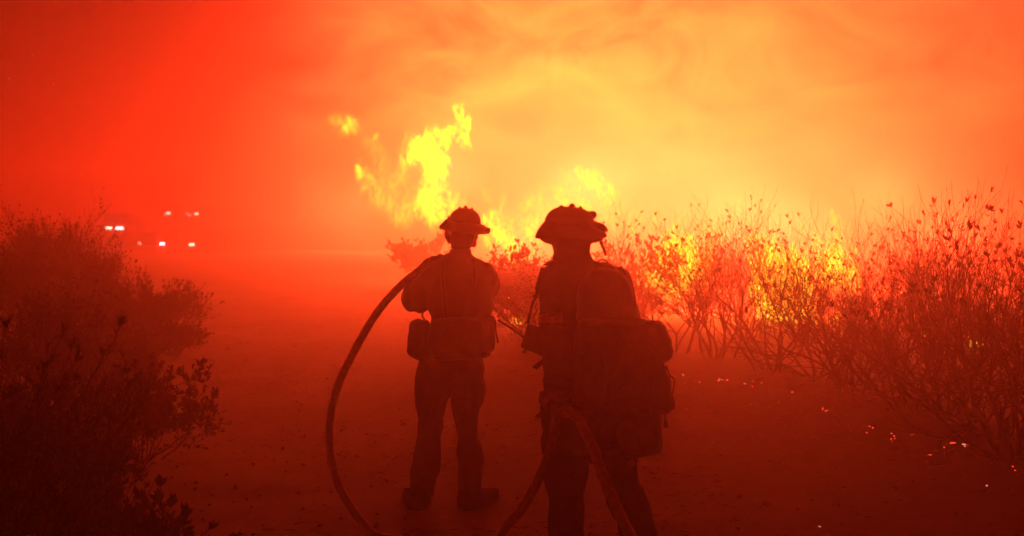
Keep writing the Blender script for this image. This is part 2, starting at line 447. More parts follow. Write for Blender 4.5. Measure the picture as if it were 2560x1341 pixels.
# ------------------------------------------------------------------ firefighter on the left (back to the camera, hose over the left shoulder)
def firefighter_far():
    D = 6.2
    base = P(1132, 1275, D); base.z = gz(base.x, base.y)
    # body: one skin from crown to soles
    mb = MB()
    head(mb, 1154, 528, 624, D, 34, face=12)
    mb.loft([(600, 1129, 1177, D-.01, .058), (630, 1128, 1175, D, .058), (650, 1120, 1184, D, .06), (668, 1085, 1215, D, .085), (700, 1078, 1222, D, .11),
             (760, 1082, 1215, D, .115), (830, 1082, 1208, D, .10), (880, 1072, 1198, D, .10), (930, 1062, 1194, D, .09), (970, 1062, 1190, D, .05)])
    for x0, pts in ((0, [(1093, 940, D, 30), (1084, 1040, D+.02, 27), (1074, 1110, D+.04, 22), (1064, 1180, D, 19), (1052, 1250, D-.03, 14)]),
                    (1, [(1160, 940, D, 30), (1165, 1040, D+.02, 27), (1167, 1120, D+.05, 22), (1170, 1190, D, 19), (1170, 1255, D-.04, 14)])):
        mb.limb(pts)
    for a, b in (((1050, 1262, D-.08), (1040, 1268, D+.12)), ((1172, 1270, D-.1), (1205, 1272, D+.08))):
        mb.capsule(P(*a), P(*b), .026, .024)
    mb.limb([(1086, 690, D, 24), (1056, 735, D+.02, 20), (1034, 752, D+.05, 17), (1075, 735, D+.22, 15), (1120, 715, D+.36, 12)])
    mb.limb([(1212, 690, D, 24), (1228, 722, D+.05, 19), (1222, 735, D+.12, 17), (1200, 725, D+.26, 15), (1172, 712, D+.36, 12)])
    mb.ellipsoid(P(1122, 597, D-.01), (.017, .024, .032)); mb.ellipsoid(P(1186, 608, D-.01), (.016, .024, .032))
    for wx, ex, sd in ((1120, 1140, -1), (1172, 1158, 1)):
        finger_hand(mb, P(wx, 714, D+.36), P(ex, 706, D+.42), Vector((0, .2, 1)), Vector((0, -1, -.2)), s=.85)
    body = mb.fuse('person', M['skin'], None, origin=base, voxel=.010, it=2)
    tag(body, 'farther firefighter standing upright with the hose looping off the left shoulder', 'person', 'firefighters facing the fire')
    # jacket
    mb = MB()
    mb.loft([(634, 1122, 1180, D, .070), (645, 1108, 1190, D, .075), (655, 1085, 1216, D, .095), (672, 1066, 1230, D, .12), (700, 1062, 1234, D, .145), (735, 1064, 1234, D, .155), (770, 1070, 1236, D, .155),
             (787, 1074, 1228, D, .15), (800, 1078, 1212, D, .14), (850, 1070, 1206, D, .15), (900, 1050, 1204, D, .155), (925, 1046, 1206, D, .15)], n=36)
    mb.limb([(1085, 676, D, 28), (1064, 695, D, 33), (1042, 722, D-.01, 34), (1033, 748, D+.02, 33), (1046, 756, D+.12, 28), (1080, 738, D+.24, 24), (1112, 720, D+.34, 19)])
    mb.ellipsoid(P(1027, 757, D+.03), (.058, .07, .062))
    mb.limb([(1212, 682, D, 28), (1222, 700, D, 27), (1228, 716, D+.04, 24), (1222, 728, D+.14, 24), (1205, 722, D+.26, 21), (1180, 713, D+.34, 18)])
    j = mb.fuse('jacket', M['nomex'], body, voxel=.011, it=3, fold=.011, fs=8)
    mc = MB(); mc.loft([(646, 1112, 1188, D-.01, .085), (634, 1122, 1179, D-.005, .078), (624, 1125, 1178, D-.004, .072), (622, 1130, 1173, D, .055)], n=30)
    mc.build('collar', M['nomex'], j)
    # trousers
    mb = MB()
    mb.loft([(895, 1048, 1206, D, .14), (920, 1044, 1209, D, .15), (948, 1038, 1209, D, .145), (975, 1039, 1209, D, .12), (992, 1042, 1206, D, .08)], n=36)
    mb.limb([(1084, 975, D, 42), (1080, 1010, D, 38), (1077, 1050, D+.01, 33), (1074, 1090, D+.02, 30), (1070, 1120, D+.03, 34), (1069, 1150, D+.02, 36), (1064, 1175, D, 36), (1060, 1200, D, 31), (1057, 1235, D-.02, 29)], n=20)
    mb.limb([(1168, 975, D, 40), (1167, 1010, D, 37), (1166, 1050, D+.01, 30), (1168, 1090, D+.03, 27), (1172, 1120, D+.04, 31), (1176, 1150, D+.03, 34), (1176, 1180, D, 33), (1173, 1205, D, 30), (1173, 1245, D-.03, 31)], n=20)
    mb.ellipsoid(P(1203, 975, D), (.03, .06, .10)); mb.ellipsoid(P(1044, 985, D), (.022, .06, .09))
    mb.fuse('trousers', M['trouser'], body, voxel=.011, it=2, fold=.014, fs=8)
    for pts in ([(1052, 1228, D-.02, 30), (1050, 1250, D-.02, 31), (1044, 1268, D-.03, 32)], [(1172, 1240, D-.04, 31), (1174, 1262, D-.04, 32), (1178, 1278, D-.04, 33)]):
        mb = MB(); mb.limb(pts)
        x, y, d, r = pts[-1]; dx = -14 if x < 1100 else 46
        a = P(x, y, d-.05); b = P(x+dx, y-2, d+.17); b.z = a.z-.012
        mb.capsule(a, b, .062, .055)
        a2 = a.copy(); b2 = b.copy(); a2.z = b2.z = gz(a.x, a.y)+.025
        for t in np.linspace(0, 1, 12): 
            p = a2.lerp(b2, t); mb.box(p, (.06, .06, .026))
        mb.fuse('boot', M['boot'], body, voxel=.009, it=2, fold=.004, fs=12)
    for wx, ex in ((1116, 1140), (1176, 1158)):
        mb = MB(); finger_hand(mb, P(wx, 714, D+.35), P(ex, 706, D+.42), Vector((0, .2, 1)), Vector((0, -1, -.2)), s=1.05, r=.013)
        mb.fuse('glove', M['glove'], body, voxel=.006, it=1)
    # helmet
    def brim(d):
        side = abs(math.cos(math.radians(d)))
        back = max(0, -math.sin(math.radians(d)))
        return 21+3*(math.cos(math.radians(d)) > 0), 13+6*back, 1.0
    hm = helmet(body, 1162, 557, D, 40, 37, brim, 7.5, 12, M['helmet'], [[(1118, 552), (1119, 538), (1122, 538), (1126, 552)], [(1194, 553), (1195, 546), (1199, 546), (1202, 556)], [(1143, 530), (1146, 517), (1152, 517), (1155, 528)], [(1174, 528), (1178, 518), (1184, 521), (1184, 532)], [(1157, 524), (1161, 514), (1167, 514), (1171, 524)]])
    mb = MB(); mb.puff([(1104, 568), (1107, 556), (1114, 548), (1122, 548), (1126, 560), (1122, 576), (1108, 573)], D-.02, .16)
    mb.build('neck_shroud', M['shroud'], body)
    mb = MB(); mb.puff([(1196, 556), (1206, 562), (1220, 570), (1227, 570), (1225, 584), (1206, 587), (1188, 587)], D, .14); mb.build('brim_edge', M['helmet'], hm)
    mb = MB(); mb.loft([(566, 1124, 1186, D-.012, .095), (590, 1124, 1186, D-.014, .095), (606, 1127, 1182, D-.016, .088), (622, 1129, 1176, D-.012, .07)], n=26); mb.fuse('hair', M['shroud'], body, voxel=.009, it=2, fold=.003, fs=30)
    # ---- belt pack: rests on the body, a thing of its own
    pk = empty('belt_pack', P(1128, 850, D-.16)); tag(pk, 'dark belt pack with side pouches worn by the farther firefighter', 'pack', 'packs worn by the firefighters')
    def part(name, mb, m='pack', voxel=None, fold=.006):
        if voxel: return mb.fuse(name, M[m], pk, voxel=voxel, it=2, fold=fold, fs=14)
        return mb.build(name, M[m], pk)
    mb = MB(); mb.puff([(1078, 800), (1100, 794), (1150, 792), (1195, 794), (1206, 805), (1208, 850), (1204, 895), (1180, 902), (1100, 903), (1066, 898), (1068, 850), (1072, 815)], D-.20, .14); part('main_pouch', mb, voxel=.009)
    mb = MB(); mb.puff([(1022, 812), (1027, 804), (1034, 799), (1044, 795), (1058, 799), (1074, 800), (1078, 850), (1074, 905), (1050, 905), (1030, 897), (1018, 886), (1016, 876), (1020, 860), (1021, 835)], D-.06, .17, 1); part('side_pouch', mb, voxel=.008)
    mb = MB(); mb.puff([(1205, 794), (1218, 785), (1232, 787), (1239, 797), (1239, 830), (1238, 872), (1230, 882), (1214, 888), (1202, 880)], D-.06, .16, 1); part('side_pouch', mb, voxel=.008)
    mb = MB(); mb.puff([(1196, 878), (1226, 877), (1229, 888), (1214, 896), (1204, 897), (1190, 893)], D-.05, .13, 1); part('lower_pouch', mb)
    mb = MB(); mb.tube(catmull([P(1062, 800, D-.02), P(1056, 790, D), P(1060, 776, D+.01), P(1072, 768, D)]), .006); part('hose_clip', mb, 'strap')
    mb = MB(); mb.tube(catmull([P(1238, 800, D-.1), P(1240, 830, D-.1), P(1245, 858, D-.1)]), .006, 6); part('loose_strap', mb, 'strap')
    for s in (-1, 1):
        x0 = 1146+s*34
        mb = MB(); pts = [P(x0, 652, D-.05), P(x0+s*6, 662, D-.13), P(x0+s*4, 720, D-.175), P(x0-s*4, 800, D-.19)]
        mb.tube(catmull([pts[0]+Vector((0, .12, -.01))]+pts), .014, 8); part('shoulder_strap', mb, 'strap')
    mb = MB(); mb.puff([(1069, 655), (1071, 645), (1080, 640), (1094, 639), (1096, 634), (1108, 636), (1114, 650), (1090, 668)], D, .10, 1);  part('shoulder_pad', mb)
    mb = MB(); mb.puff([(1206, 660), (1212, 655), (1222, 656), (1236, 668), (1240, 690), (1220, 690)], D-.02, .12, 1); part('shoulder_pad', mb)
    mb = MB(); mb.loft([(846, 1060, 1210, D, .185), (852, 1060, 1210, D, .187), (866, 1058, 1210, D, .187), (872, 1058, 1210, D, .185)], n=36); part('waist_belt', mb, 'strap')
    return body
firefighter_far()

# ------------------------------------------------------------------ firefighter on the right (nearer, three quarter back, lowering the hose in the left hand)
def firefighter_near():
    D = 4.6
    base = P(1440, 1530, D); base.z = gz(base.x, base.y)
    mb = MB()
    head(mb, 1428, 540, 652, D, 40, face=42)
    mb.loft([(630, 1392, 1458, D, .066), (665, 1390, 1462, D, .066), (690, 1375, 1500, D, .08), (715, 1365, 1560, D, .11), (790, 1370, 1562, D, .125),
             (880, 1375, 1560, D, .12), (960, 1372, 1560, D, .125), (1040, 1362, 1560, D, .11), (1100, 1366, 1556, D, .06)])
    mb.limb([(1412, 1080, D, 42), (1412, 1200, D+.02, 36), (1412, 1290, D+.05, 28), (1416, 1400, D+.03, 25), (1420, 1500, D, 18)])
    mb.limb([(1535, 1080, D, 42), (1560, 1200, D-.06, 37), (1595, 1300, D-.05, 30), (1622, 1410, D-.22, 26), (1645, 1505, D-.35, 18)])
    mb.capsule(P(1420, 1520, D-.08), P(1414, 1518, D+.08), .028, .026); mb.capsule(P(1650, 1518, D-.42), P(1652, 1516, D-.25), .028, .026)
    mb.limb([(1385, 715, D, 32), (1390, 790, D-.06, 27), (1394, 850, D-.09, 24), (1398, 910, D-.12, 20), (1402, 965, D-.14, 16)])
    mb.limb([(1548, 715, D, 32), (1575, 790, D+.05, 27), (1575, 860, D+.14, 22), (1540, 850, D+.28, 19), (1490, 835, D+.36, 15)])
    hand_c = P(1403, 1002, D-.15)
    finger_hand(mb, P(1402, 968, D-.14), P(1404, 1012, D-.17), Vector((1, -.15, 0)), Vector((.1, 1, -.2)), s=.85, curls=(1, 1, 1, 1))
    finger_hand(mb, P(1488, 836, D+.36), P(1462, 832, D+.42), Vector((0, .4, 1)), Vector((-.6, -1, 0)), s=.85)
    body = mb.fuse('person', M['skin'], None, origin=base, voxel=.010, it=2)
    tag(body, 'nearest firefighter with big backpack holding the hose low in the left hand', 'person', 'firefighters facing the fire')
    # jacket
    mb = MB()
    mb.loft([(648, 1385, 1476, D, .085), (655, 1376, 1488, D, .09), (668, 1366, 1515, D, .105), (690, 1358, 1552, D, .135), (725, 1350, 1574, D, .16), (780, 1348, 1584, D, .165), (850, 1350, 1580, D, .16), (920, 1358, 1572, D, .155), (985, 1358, 1575, D, .16), (1030, 1354, 1575, D, .165)], n=36)
    mb.limb([(1393, 700, D-.02, 36), (1385, 740, D-.05, 40), (1385, 790, D-.08, 40), (1390, 850, D-.1, 40), (1394, 900, D-.12, 40), (1398, 945, D-.14, 38), (1400, 962, D-.14, 35)], n=20)
    mb.limb([(1540, 705, D-.02, 36), (1556, 740, D, 36), (1562, 790, D+.05, 33), (1560, 840, D+.13, 31), (1525, 842, D+.25, 28), (1495, 836, D+.33, 22)], n=20)
    j = mb.fuse('jacket', M['nomex'], body, voxel=.010, it=2, fold=.013, fs=8)
    mb = MB(); mb.loft([(662, 1372, 1492, D-.005, .095), (648, 1380, 1482, D, .09), (636, 1382, 1474, D, .085), (630, 1388, 1468, D, .07)], n=30); mb.build('collar', M['nomex'], j)
    mb = MB()
    for s in ((1361, 661, 1358, 664), ): mb.puff([(1357, 662), (1361, 660), (1364, 658), (1372, 652), (1384, 648), (1386, 656), (1372, 663), (1358, 665)], D-.06, .02, 0)
    mb.build('collar_flap', M['nomex'], j)
    # reflective band round the sleeve, cuff
    mb = MB(); k = D/FPX
    mb.tube([P(1386, 787, D-.08), P(1387, 788.5, D-.08), P(1388, 811, D-.09), P(1388, 812.5, D-.09)], [38*k, 41.5*k, 41.5*k, 38*k], 28)
    mb.build('reflective_band', M['reflect'], j)
    # cuff darker
    mb = MB(); mb.tube([P(1398, 940, D-.14), P(1398, 944, D-.14), P(1401, 972, D-.145), P(1401, 976, D-.145)], [36*k, 41*k, 41*k, 30*k], 26); mb.build('cuff', M['trouser'], j)
    # trousers
    mb = MB()
    mb.loft([(1000, 1357, 1580, D, .15), (1040, 1354, 1585, D, .165), (1070, 1353, 1588, D, .155), (1105, 1353, 1590, D, .13), (1130, 1355, 1590, D, .105), (1150, 1358, 1588, D, .07)], n=36)
    mb.limb([(1414, 1110, D, 58), (1416, 1150, D, 58), (1415, 1190, D+.02, 53), (1413, 1225, D+.03, 46), (1414, 1265, D+.04, 46), (1415, 1341, D+.03, 45), (1418, 1420, D, 42), (1420, 1490, D, 40)], n=22)
    mb.limb([(1532, 1110, D, 57), (1540, 1160, D-.02, 56), (1548, 1200, D-.05, 50), (1565, 1245, D-.07, 50), (1584, 1290, D-.1, 48), (1600, 1341, D-.15, 48), (1622, 1420, D-.25, 43), (1646, 1495, D-.35, 40)], n=22)
    mb.ellipsoid(P(1578, 1150, D), (.03, .08, .10))
    mb.fuse('trousers', M['trouser'], body, voxel=.011, it=2, fold=.015, fs=8)
    for pts, dx in (([(1420, 1478, D-.01, 40), (1421, 1500, D-.02, 41), (1420, 1518, D-.03, 42)], -12), ([(1644, 1480, D-.34, 40), (1648, 1505, D-.37, 41), (1650, 1525, D-.38, 42)], 6)):
        mb = MB(); mb.limb(pts)
        x, y, d, r = pts[-1]; a = P(x, y, d-.05); b = P(x+dx, y, d+.18); a.z = b.z = gz(a.x, a.y)+.07
        mb.capsule(a, b, .064, .056)
        for t in np.linspace(0, 1, 12):
            p = a.lerp(b, t); p.z = gz(a.x, a.y)+.026; mb.box(p, (.06, .06, .026))
        mb.fuse('boot', M['boot'], body, voxel=.010, it=2)
    mb = MB(); finger_hand(mb, P(1401, 966, D-.14), P(1404, 1010, D-.18), Vector((1, -.15, 0)), Vector((.1, 1, -.2)), s=1.14, r=.0135)
    mb.limb([(1400, 966, D-.14, 34), (1402, 985, D-.15, 30)])
    mb.fuse('glove', M['glove'], body, voxel=.006, it=1, fold=.003, fs=25)
    mb = MB(); finger_hand(mb, P(1492, 836, D+.35), P(1462, 832, D+.42), Vector((0, .4, 1)), Vector((-.6, -1, 0)), s=1.08, r=.013); mb.fuse('glove', M['glove'], body, voxel=.006, it=1)
    # helmet
    def brim(d):
        f = max(0, math.sin(math.radians(d))); b = max(0, -math.sin(math.radians(d)))
        return 17+18*f+4*b, 20+8*b-8*f, 1.0
    hm = helmet(body, 1424, 565, D, 57, 48, brim, 4, 52, M['helmet'], [[(1390, 530), (1396, 516), (1403, 513), (1410, 515), (1416, 528)], [(1418, 524), (1423, 511), (1430, 508), (1437, 511), (1442, 526)], [(1443, 530), (1448, 515), (1455, 516), (1462, 532)], [(1368, 552), (1373, 536), (1376, 536), (1384, 550)]], sqr=.72)
    mb = MB(); mb.puff([(1347, 578), (1351, 563), (1367, 550), (1388, 540), (1440, 536), (1492, 556), (1504, 590), (1484, 610), (1440, 612), (1400, 613), (1376, 613), (1362, 608), (1352, 600), (1346, 590)], D, .25)
    mb.loft([(592, 1378, 1478, D, .115), (615, 1380, 1476, D, .112), (635, 1384, 1473, D, .105), (655, 1384, 1484, D, .10)], n=30)
    mb.fuse('neck_shroud', M['shroud'], body, voxel=.007, it=2, fold=.004, fs=14)
    mb = MB(); mb.puff([(1448, 534), (1455, 529), (1466, 529), (1482, 527), (1490, 530), (1493, 538), (1490, 545), (1479, 552), (1464, 560), (1450, 560)], D+.04, .075, 1); mb.build('head_lamp', M['plastic'], hm)
    mb = MB(); mb.puff([(1472, 558), (1480, 551), (1486, 551), (1495, 556), (1505, 558), (1515, 565), (1520, 573), (1521, 578), (1517, 581), (1500, 582), (1475, 588)], D+.05, .16, 1); mb.build('front_peak', M['helmet'], hm)
    mb = MB(); mb.puff([(1470, 584), (1494, 580), (1503, 584), (1509, 590), (1510, 598), (1506, 602), (1492, 607), (1478, 609), (1464, 604)], D+.04, .13, 1); mb.build('goggles', M['plastic'], hm)
    mb = MB(); mb.puff([(1497, 601), (1506, 599), (1509, 612), (1515, 628), (1518, 640), (1511, 641), (1506, 625), (1499, 610)], D+.03, .008, 0, layers=5); mb.build('chin_strap', M['strap'], hm)
    # ---- backpack
    pk = empty('backpack', P(1560, 900, D-.2)); tag(pk, 'big dark backpack with stacked pouches and dangling straps on the nearest firefighter', 'pack', 'packs worn by the firefighters')
    def part(name, mb, m='pack', voxel=None, fold=.007):
        if voxel: return mb.fuse(name, M[m], pk, voxel=voxel, it=2, fold=fold, fs=13)
        return mb.build(name, M[m], pk)
    mb = MB(); mb.puff([(1440, 720), (1462, 690), (1490, 668), (1520, 666), (1552, 680), (1567, 694), (1580, 712), (1590, 748), (1594, 790), (1598, 812), (1580, 830), (1440, 830)], D-.17, .20, 1); part('upper_pouch', mb, voxel=.009)
    mb = MB(); mb.puff([(1434, 800), (1500, 795), (1560, 797), (1600, 795), (1615, 799), (1640, 800), (1650, 805), (1662, 815), (1670, 835), (1672, 860), (1660, 905), (1655, 940), (1650, 1000), (1640, 1040), (1560, 1050), (1470, 1046), (1436, 1010), (1432, 900)], D-.22, .24, 1); part('main_compartment', mb, voxel=.010)
    mb = MB(); mb.puff([(1610, 805), (1632, 801), (1644, 803), (1648, 798), (1654, 805), (1664, 813), (1671, 832), (1675, 848), (1680, 852), (1679, 863), (1683, 878), (1680, 895), (1670, 902), (1662, 908), (1620, 906), (1606, 860)], D-.25, .17, 1); part('side_pouch', mb, voxel=.008)
    mb = MB(); mb.puff([(1610, 905), (1662, 908), (1668, 930), (1676, 945), (1678, 972), (1684, 1000), (1687, 1018), (1672, 1030), (1655, 1036), (1610, 1032)], D-.25, .16, 1); part('side_pouch', mb, voxel=.008)
    mb = MB(); mb.puff([(1540, 1030), (1650, 1028), (1652, 1058), (1656, 1085), (1657, 1108), (1652, 1138), (1620, 1140), (1598, 1146), (1560, 1148), (1540, 1130)], D-.24, .16, 1); part('lower_pouch', mb, voxel=.008)
    mb = MB(); mb.puff([(1440, 1000), (1560, 1020), (1560, 1120), (1490, 1118), (1445, 1070)], D-.20, .12, 1); part('lower_pouch', mb, voxel=.009)
    mb = MB(); mb.tube(catmull([P(1666, 915, D-.24), P(1674, 938, D-.24), P(1685, 950, D-.24), P(1683, 975, D-.24), P(1679, 992, D-.24)]), .0035, 6); part('loose_strap', mb, 'strap')
    mb = MB(); mb.tube(catmull([P(1661, 1030, D-.24), P(1662, 1042, D-.24), P(1664, 1052, D-.24)]), .005, 6); mb.puff([(1660, 1050), (1669, 1052), (1671, 1068), (1665, 1071), (1658, 1069)], D-.24, .015, 0); part('zip_pull', mb, 'strap')
    mb = MB(); mb.tube(catmull([P(1490, 666, D-.1), P(1494, 655, D-.1), P(1504, 649.5, D-.1), P(1516, 652, D-.1), P(1518, 658, D-.1), P(1510, 662, D-.1)]), .0045, 6); part('carry_handle', mb, 'strap')
    mb = MB(); mb.puff([(1484, 672), (1490, 660), (1500, 656), (1520, 658), (1542, 668), (1555, 680), (1568, 692), (1575, 715), (1540, 720), (1490, 700)], D-.06, .13, 1); part('shoulder_pad', mb, voxel=.008)
    mb = MB(); mb.tube(catmull([P(1545, 672, D-.09), P(1552, 668, D-.09), P(1558, 676, D-.09), P(1562, 688, D-.08)]), .004, 6); part('buckle', mb, 'strap')
    # left strap down the front of the shoulder to the belt
    mb = MB(); pts = catmull([P(1360, 672, D+.03), P(1352, 700, D+.06), P(1341, 738, D+.06), P(1330, 765, D+.06), P(1321, 808, D+.05)])
    mb.tube(pts, [.016]*14+[.008]*(len(pts)-14), 8); part('shoulder_strap', mb, 'strap')
    mb = MB(); mb.puff([(1330, 742), (1336, 735), (1345, 738), (1344, 746), (1334, 746)], D+.05, .03, 0); part('buckle', mb, 'strap')
    mb = MB(); mb.tube(catmull([P(1342, 758, D+.03), P(1338, 770, D+.03), P(1343, 776, D+.03), P(1336, 790, D+.03), P(1334, 800, D+.03), P(1340, 812, D+.03)]), .0028, 6); part('microphone_cord', mb, 'strap')
    mb = MB(); mb.loft([(978, 1350, 1590, D, .185), (984, 1348, 1590, D, .188), (1004, 1346, 1590, D, .188), (1010, 1348, 1590, D, .185)], n=36); part('waist_belt', mb, 'strap')
    for q in ([(1356, 898), (1362, 907), (1342, 925), (1330, 918), (1346, 905)], [(1362, 1020), (1358, 1044), (1345, 1048), (1336, 1041), (1348, 1032), (1355, 1015)]):
        mb = MB(); mb.puff(q, D-.03, .012, 0, layers=5); part('loose_strap', mb, 'strap')
    # radio on the chest strap
    rd = empty('two_way_radio', P(1325, 850, D+.04)); tag(rd, 'black two way radio with a long slanting antenna at the nearest firefighter chest', 'radio')
    mb = MB(); mb.puff([(1319, 808), (1332, 811), (1350, 817), (1362, 850), (1362, 892), (1354, 892), (1340, 884), (1318, 878), (1304, 871), (1302, 866), (1308, 845), (1312, 832)], D+.05, .07, 0); mb.build('radio_case', M['plastic'], rd)
    mb = MB(); mb.tube([P(1312, 846, D+.05), P(1280, 822, D+.05), P(1250, 803.5, D+.05), P(1245, 800, D+.05)], [.0062, .0058, .0056, .0075], 8); mb.build('antenna', M['plastic'], rd)
    mb = MB(); mb.ellipsoid(P(1312, 880, D+.05), (.011, .011, .010)); mb.build('knob', M['plastic'], rd)
    return body
firefighter_near()

# ------------------------------------------------------------------ hose and nozzle
def hose():
    def G(px, D):       # lying on the ground
        x = (px-1280)/FPX*D/ (math.cos(PITCH)); return Vector((x, D, gz(x, D)+.03))
    pts = [P(1196, 702, 6.78), P(1160, 694, 6.66), P(1115, 668, 6.42), P(1078, 652, 6.25), P(1048, 676, 6.05), P(1000, 716, 5.95), P(940, 786, 5.85), P(882, 885, 5.75), P(838, 985, 5.7), P(823, 1085, 5.65), P(836, 1180, 5.6), P(872, 1262, 5.55), P(936, 1335, 5.5),
           G(1000, 5.42), G(1090, 5.25), G(1170, 5.1), G(1225, 5.0)+Vector((0, 0, .05)), P(1262, 1322, 4.9), P(1308, 1268, 4.75), P(1354, 1180, 4.6), P(1382, 1104, 4.5), P(1394, 1048, 4.42), P(1416, 1030, 4.32), P(1440, 1040, 4.25), P(1472, 1095, 4.15), P(1504, 1178, 4.0), P(1540, 1268, 3.8), P(1580, 1350, 3.55), P(1650, 1500, 3.2)]
    pts += [Vector((.62, 2.75, .12)), Vector((.75, 2.3, gz(.75, 2.3)+.04)), Vector((1.0, 1.6, gz(1, 1.6)+.04)), Vector((1.2, .4, gz(1.2, .4)+.04)), Vector((1.0, -2, gz(1, -2)+.04))]
    c = catmull(pts, 10)
    rad = []
    for i in range(len(c)): rad.append(.0228*(1+.02*math.sin(i*1.7)))
    mb = MB(); mb.tube(c, rad, 14)
    o = mb.build('fire_hose', M['hose'], None, origin=pts[13]); tag(o, 'long fire hose looping from the left firefighter shoulder to the near firefighter hand', 'hose')
    nz = empty('hose_nozzle', P(1196, 702, 6.8)); tag(nz, 'hose nozzle held in front of the far firefighter chest spraying water', 'nozzle')
    a = P(1196, 702, 6.76); d = (P(1222, 708, 7.1)-a).normalized()
    mb = MB(); mb.tube([a, a+d*.02, a+d*.06, a+d*.07, a+d*.15, a+d*.16, a+d*.22], [.033, .036, .036, .026, .026, .034, .040], 16); mb.build('barrel', M['hosedark'], nz)
    mb = MB(); s = Vector((0, 0, 1)); mb.tube([a+d*.09+Vector((.03, 0, 0)), a+d*.09+s*.07+Vector((.03, 0, 0)), a+d*.09+s*.07-Vector((.03, 0, 0)), a+d*.09-Vector((.03, 0, 0))], .008, 8); mb.build('bale_handle', M['hosedark'], nz)
    mb = MB(); mb.capsule(a+d*.05, a+d*.03-s*.12, .016, .014); mb.build('pistol_grip', M['plastic'], nz)
hose()

def spray():
    mb = MB()
    a = P(1222, 706, 7.1); b = P(1420, 800, 15.5)
    for i in range(15000):
        t = random.random()**.75
        c = a.lerp(b, t)+Vector((0, 0, 1.0*t*(1-t)*.9))
        r = .03+.55*t
        q = c+Vector((random.gauss(0, r), random.gauss(0, r), random.gauss(0, r)*.55-.25*t*random.random()))
        s = .006+.022*random.random()*(.3+t)
        d = (b-a).normalized()*s*3+Vector((0, 0, -s*t*2))
        k = len(mb.v)
        mb.v += [tuple(q), tuple(q+d+Vector((0, 0, s*.3))), tuple(q+d*.8+Vector((s*.7, 0, -s*.4))), tuple(q+d*.7+Vector((-s*.5, s*.5, -s*.4)))]
        mb.f += [(k, k+1, k+2), (k, k+2, k+3), (k, k+3, k+1), (k+1, k+3, k+2)]
    o = mb.build('water_spray', M['water'], None, origin=a, smooth=False); tag(o, 'fine water spray arcing from the nozzle into the burning brush between the firefighters', 'spray', kind='stuff')
    # the finer mist carried along with the drops
    m = bpy.data.materials.new('water_mist'); m.use_nodes = True; q = NG(m.node_tree)
    p = q.n('ShaderNodeVolumePrincipled'); e = q.n('ShaderNodeOutputMaterial'); q.set(e.inputs['Volume'], p.outputs[0])
    p.inputs['Color'].default_value = (.85, .80, .78, 1); p.inputs['Density'].default_value = .55; p.inputs['Anisotropy'].default_value = .3
    mb = MB(); pts = []; rad = []
    for i in range(15):
        t = i/14; pts.append(a.lerp(b, t)+Vector((0, 0, .9*t*(1-t)-.12*t))); rad.append(.03+.50*t**.8*(1+.15*math.sin(i*2.1)))
    mb.tube(pts, rad, 18)
    me = mb.mesh('mist')
    for v in me.vertices: v.co += Vector((noise.noise(v.co*1.7), noise.noise(v.co*1.7+Vector((9, 0, 0))), noise.noise(v.co*1.7+Vector((0, 9, 0)))))*.16
    k = link_mesh('mist', me, m, o)
spray()

# ------------------------------------------------------------------ brush
def rand_perp(d):
    v = Vector((random.gauss(0, 1), random.gauss(0, 1), random.gauss(0, 1))); v -= d*v.dot(d)
    return v.normalized()
def grow(stems, H, spread, kids, levels, up=.25, r0=.012, wig=.12, arch=0.0, lean=(0, 0), seglen=1.0):
    """returns list of (points, radii, level) and tips [(point, direction)]"""
    br = []; tips = []
    def rec(p, d, L, r, lv):
        n = 5 if lv == 0 else (4 if lv == 1 else 3)
        pts = [p.copy()]; rad = [r]; q = p.copy(); dd = d.copy()
        for i in range(n):
            dd = (dd+rand_perp(dd)*wig*(1.9 if lv == 0 else 1.3)+Vector((0, 0, up*(.5+.5*lv)/n))).normalized()
            q = q+dd*(L/n); pts.append(q.copy()); rad.append(r*(1-.55*(i+1)/n))
        br.append((pts, rad, lv))
        if lv+1 < levels:
            k = kids[lv]+random.choice((-1, 0, 0, 1))
            for c in range(max(2, k)):
                t = .35+.65*(c+random.random()*.8)/k; t = min(t, .999)
                fi = t*n; i0 = int(fi); a = pts[i0].lerp(pts[i0+1], fi-i0)
                bd = (pts[i0+1]-pts[i0]).normalized()
                nd = (bd+rand_perp(bd)*(.35+.75*random.random())).normalized()
                rec(a, nd, L*(.50+.28*random.random()), max(rad[i0+1]*.72, .0016), lv+1)
        else: tips.append((pts[-1], dd, pts[-2]))
    for i in range(stems):
        az = 2*math.pi*(i+random.random()*.7)/stems; inc = spread*(.35+.75*random.random())
        d = Vector((math.sin(inc)*math.cos(az)+lean[0], math.sin(inc)*math.sin(az)+lean[1], math.cos(inc))).normalized()
        b = Vector((math.cos(az), math.sin(az), 0))*random.uniform(.02, .24)*min(1, H)
        rec(b, d, H*seglen*(.32+.34*random.random()), r0*(.7+.6*random.random()), 0)
    mz = sorted(t[0].z for t in tips)[int(len(tips)*.985)]
    s = H/mz
    for pts, rad, lv in br:
        for p in pts: p *= s
    tips = [(a, d, c) for a, d, c in tips]
    return br, tips
def leaf_mesh(name, L=.05, w=.014):
    v = [(0, 0, 0), (w*.8, L*.35, .003), (w, L*.6, .0045), (0, L, .001), (-w, L*.6, .0045), (-w*.8, L*.35, .003), (0, L*.35, -.002), (0, L*.62, -.001)]
    f = [(0, 1, 6), (0, 6, 5), (1, 2, 7, 6), (6, 7, 4, 5), (2, 3, 7), (7, 3, 4)]
    me = bpy.data.meshes.new(name); me.from_pydata(v, [], f); me.materials.append(M['leaf']); me.update(); return me
LEAF = leaf_mesh('leaf', .048, .0085); LEAFB = leaf_mesh('leaf', .050, .0085)
LV = np.array([v.co[:] for v in LEAF.vertices]); LF = [tuple(p.vertices) for p in LEAF.polygons]
